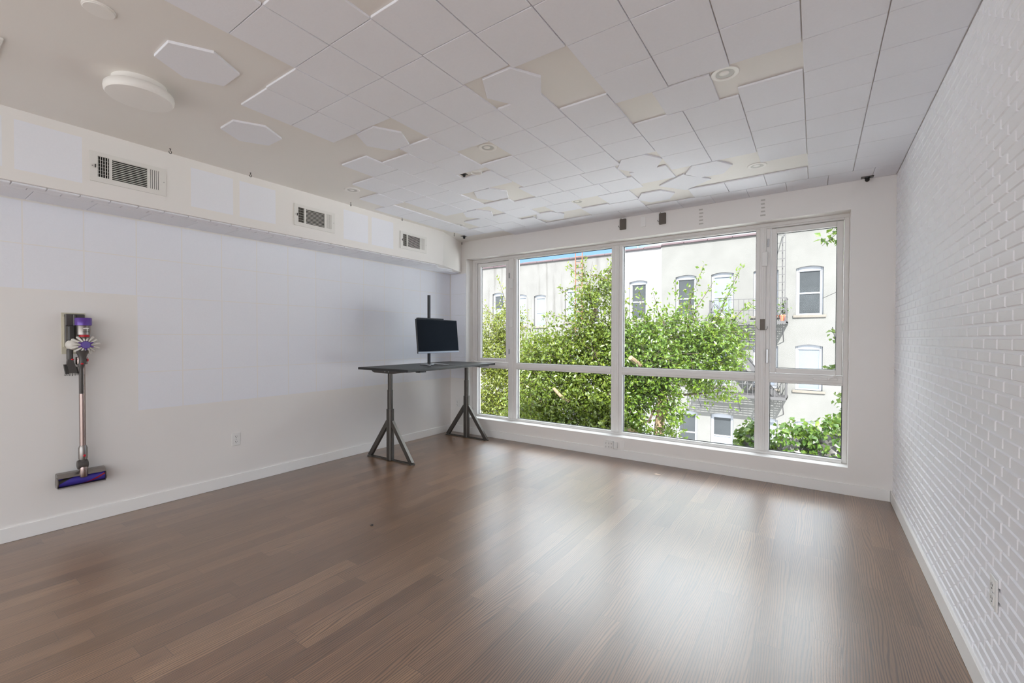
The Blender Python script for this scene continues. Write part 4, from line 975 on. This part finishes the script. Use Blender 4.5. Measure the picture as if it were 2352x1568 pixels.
rp = wn('ShaderNodeValToRGB'); rp.color_ramp.elements[0].position = .50; rp.color_ramp.elements[0].color = (.34,.60,1.0,1); rp.color_ramp.elements[1].position = .62; rp.color_ramp.elements[1].color = (1.0,1.0,1.0,1)
nt.links.new(nz.outputs[0], rp.inputs[0])
# the sky is brighter and whiter towards the sun (behind the camera) than to the north
sx = wn('ShaderNodeSeparateXYZ'); nt.links.new(tc.outputs['Generated'], sx.inputs[0])
mr = wn('ShaderNodeMapRange', interpolation_type='SMOOTHSTEP'); mr.inputs['From Min'].default_value = .25; mr.inputs['From Max'].default_value = -.75; mr.inputs['To Min'].default_value = 0; mr.inputs['To Max'].default_value = 1
nt.links.new(sx.outputs[1], mr.inputs['Value'])
me_ = wn('ShaderNodeMapRange', interpolation_type='SMOOTHSTEP'); me_.inputs['From Min'].default_value = .30; me_.inputs['From Max'].default_value = .50
nt.links.new(sx.outputs[2], me_.inputs['Value'])
def wmath(op, a, b):
    x = wn('ShaderNodeMath', operation=op)
    for i, q in enumerate((a, b)):
        if hasattr(q, 'outputs'): nt.links.new(q.outputs[0], x.inputs[i])
        else: x.inputs[i].default_value = q
    return x
st_ = wmath('MAXIMUM', wmath('MAXIMUM', wmath('MULTIPLY', mr, GLOW), wmath('MULTIPLY', me_, TOP)), SKY)
mx = wn('ShaderNodeMix', data_type='RGBA'); nt.links.new(wmath('MAXIMUM', mr, me_).outputs[0], mx.inputs[0]); nt.links.new(rp.outputs[0], mx.inputs[6]); mx.inputs[7].default_value = (.93,.965,1.0,1)
bg = wn('ShaderNodeBackground'); nt.links.new(mx.outputs[2], bg.inputs['Color']); nt.links.new(st_.outputs[0], bg.inputs['Strength'])
wo = wn('ShaderNodeOutputWorld'); nt.links.new(bg.outputs[0], wo.inputs[0])

# ------------------------------------------------------------------ camera
cd = bpy.data.cameras.new('camera'); co = bpy.data.objects.new('camera', cd); C.objects.link(co)
Rv, Uv, Fv = AX
co.matrix_world = Matrix(((Rv.x,Uv.x,-Fv.x,0), (Rv.y,Uv.y,-Fv.y,0), (Rv.z,Uv.z,-Fv.z,CAMP['h']), (0,0,0,1)))
cd.sensor_width = 36; cd.lens = 36*CAMP['f']/2352; cd.shift_y = (CAMP['cy']-784)/2352; cd.clip_start = .05; cd.clip_end = 300
sc = bpy.context.scene; sc.camera = co
sc.view_settings.view_transform = 'Standard'; sc.view_settings.look = 'None'; sc.view_settings.gamma = 1; sc.view_settings.exposure = EXPO; sc.view_settings.use_curve_mapping = False
cy = sc.cycles; cy.max_bounces = 14; cy.diffuse_bounces = 8; cy.glossy_bounces = 4; cy.transparent_max_bounces = 24; cy.use_denoising = True; cy.caustics_reflective = False; cy.caustics_refractive = False
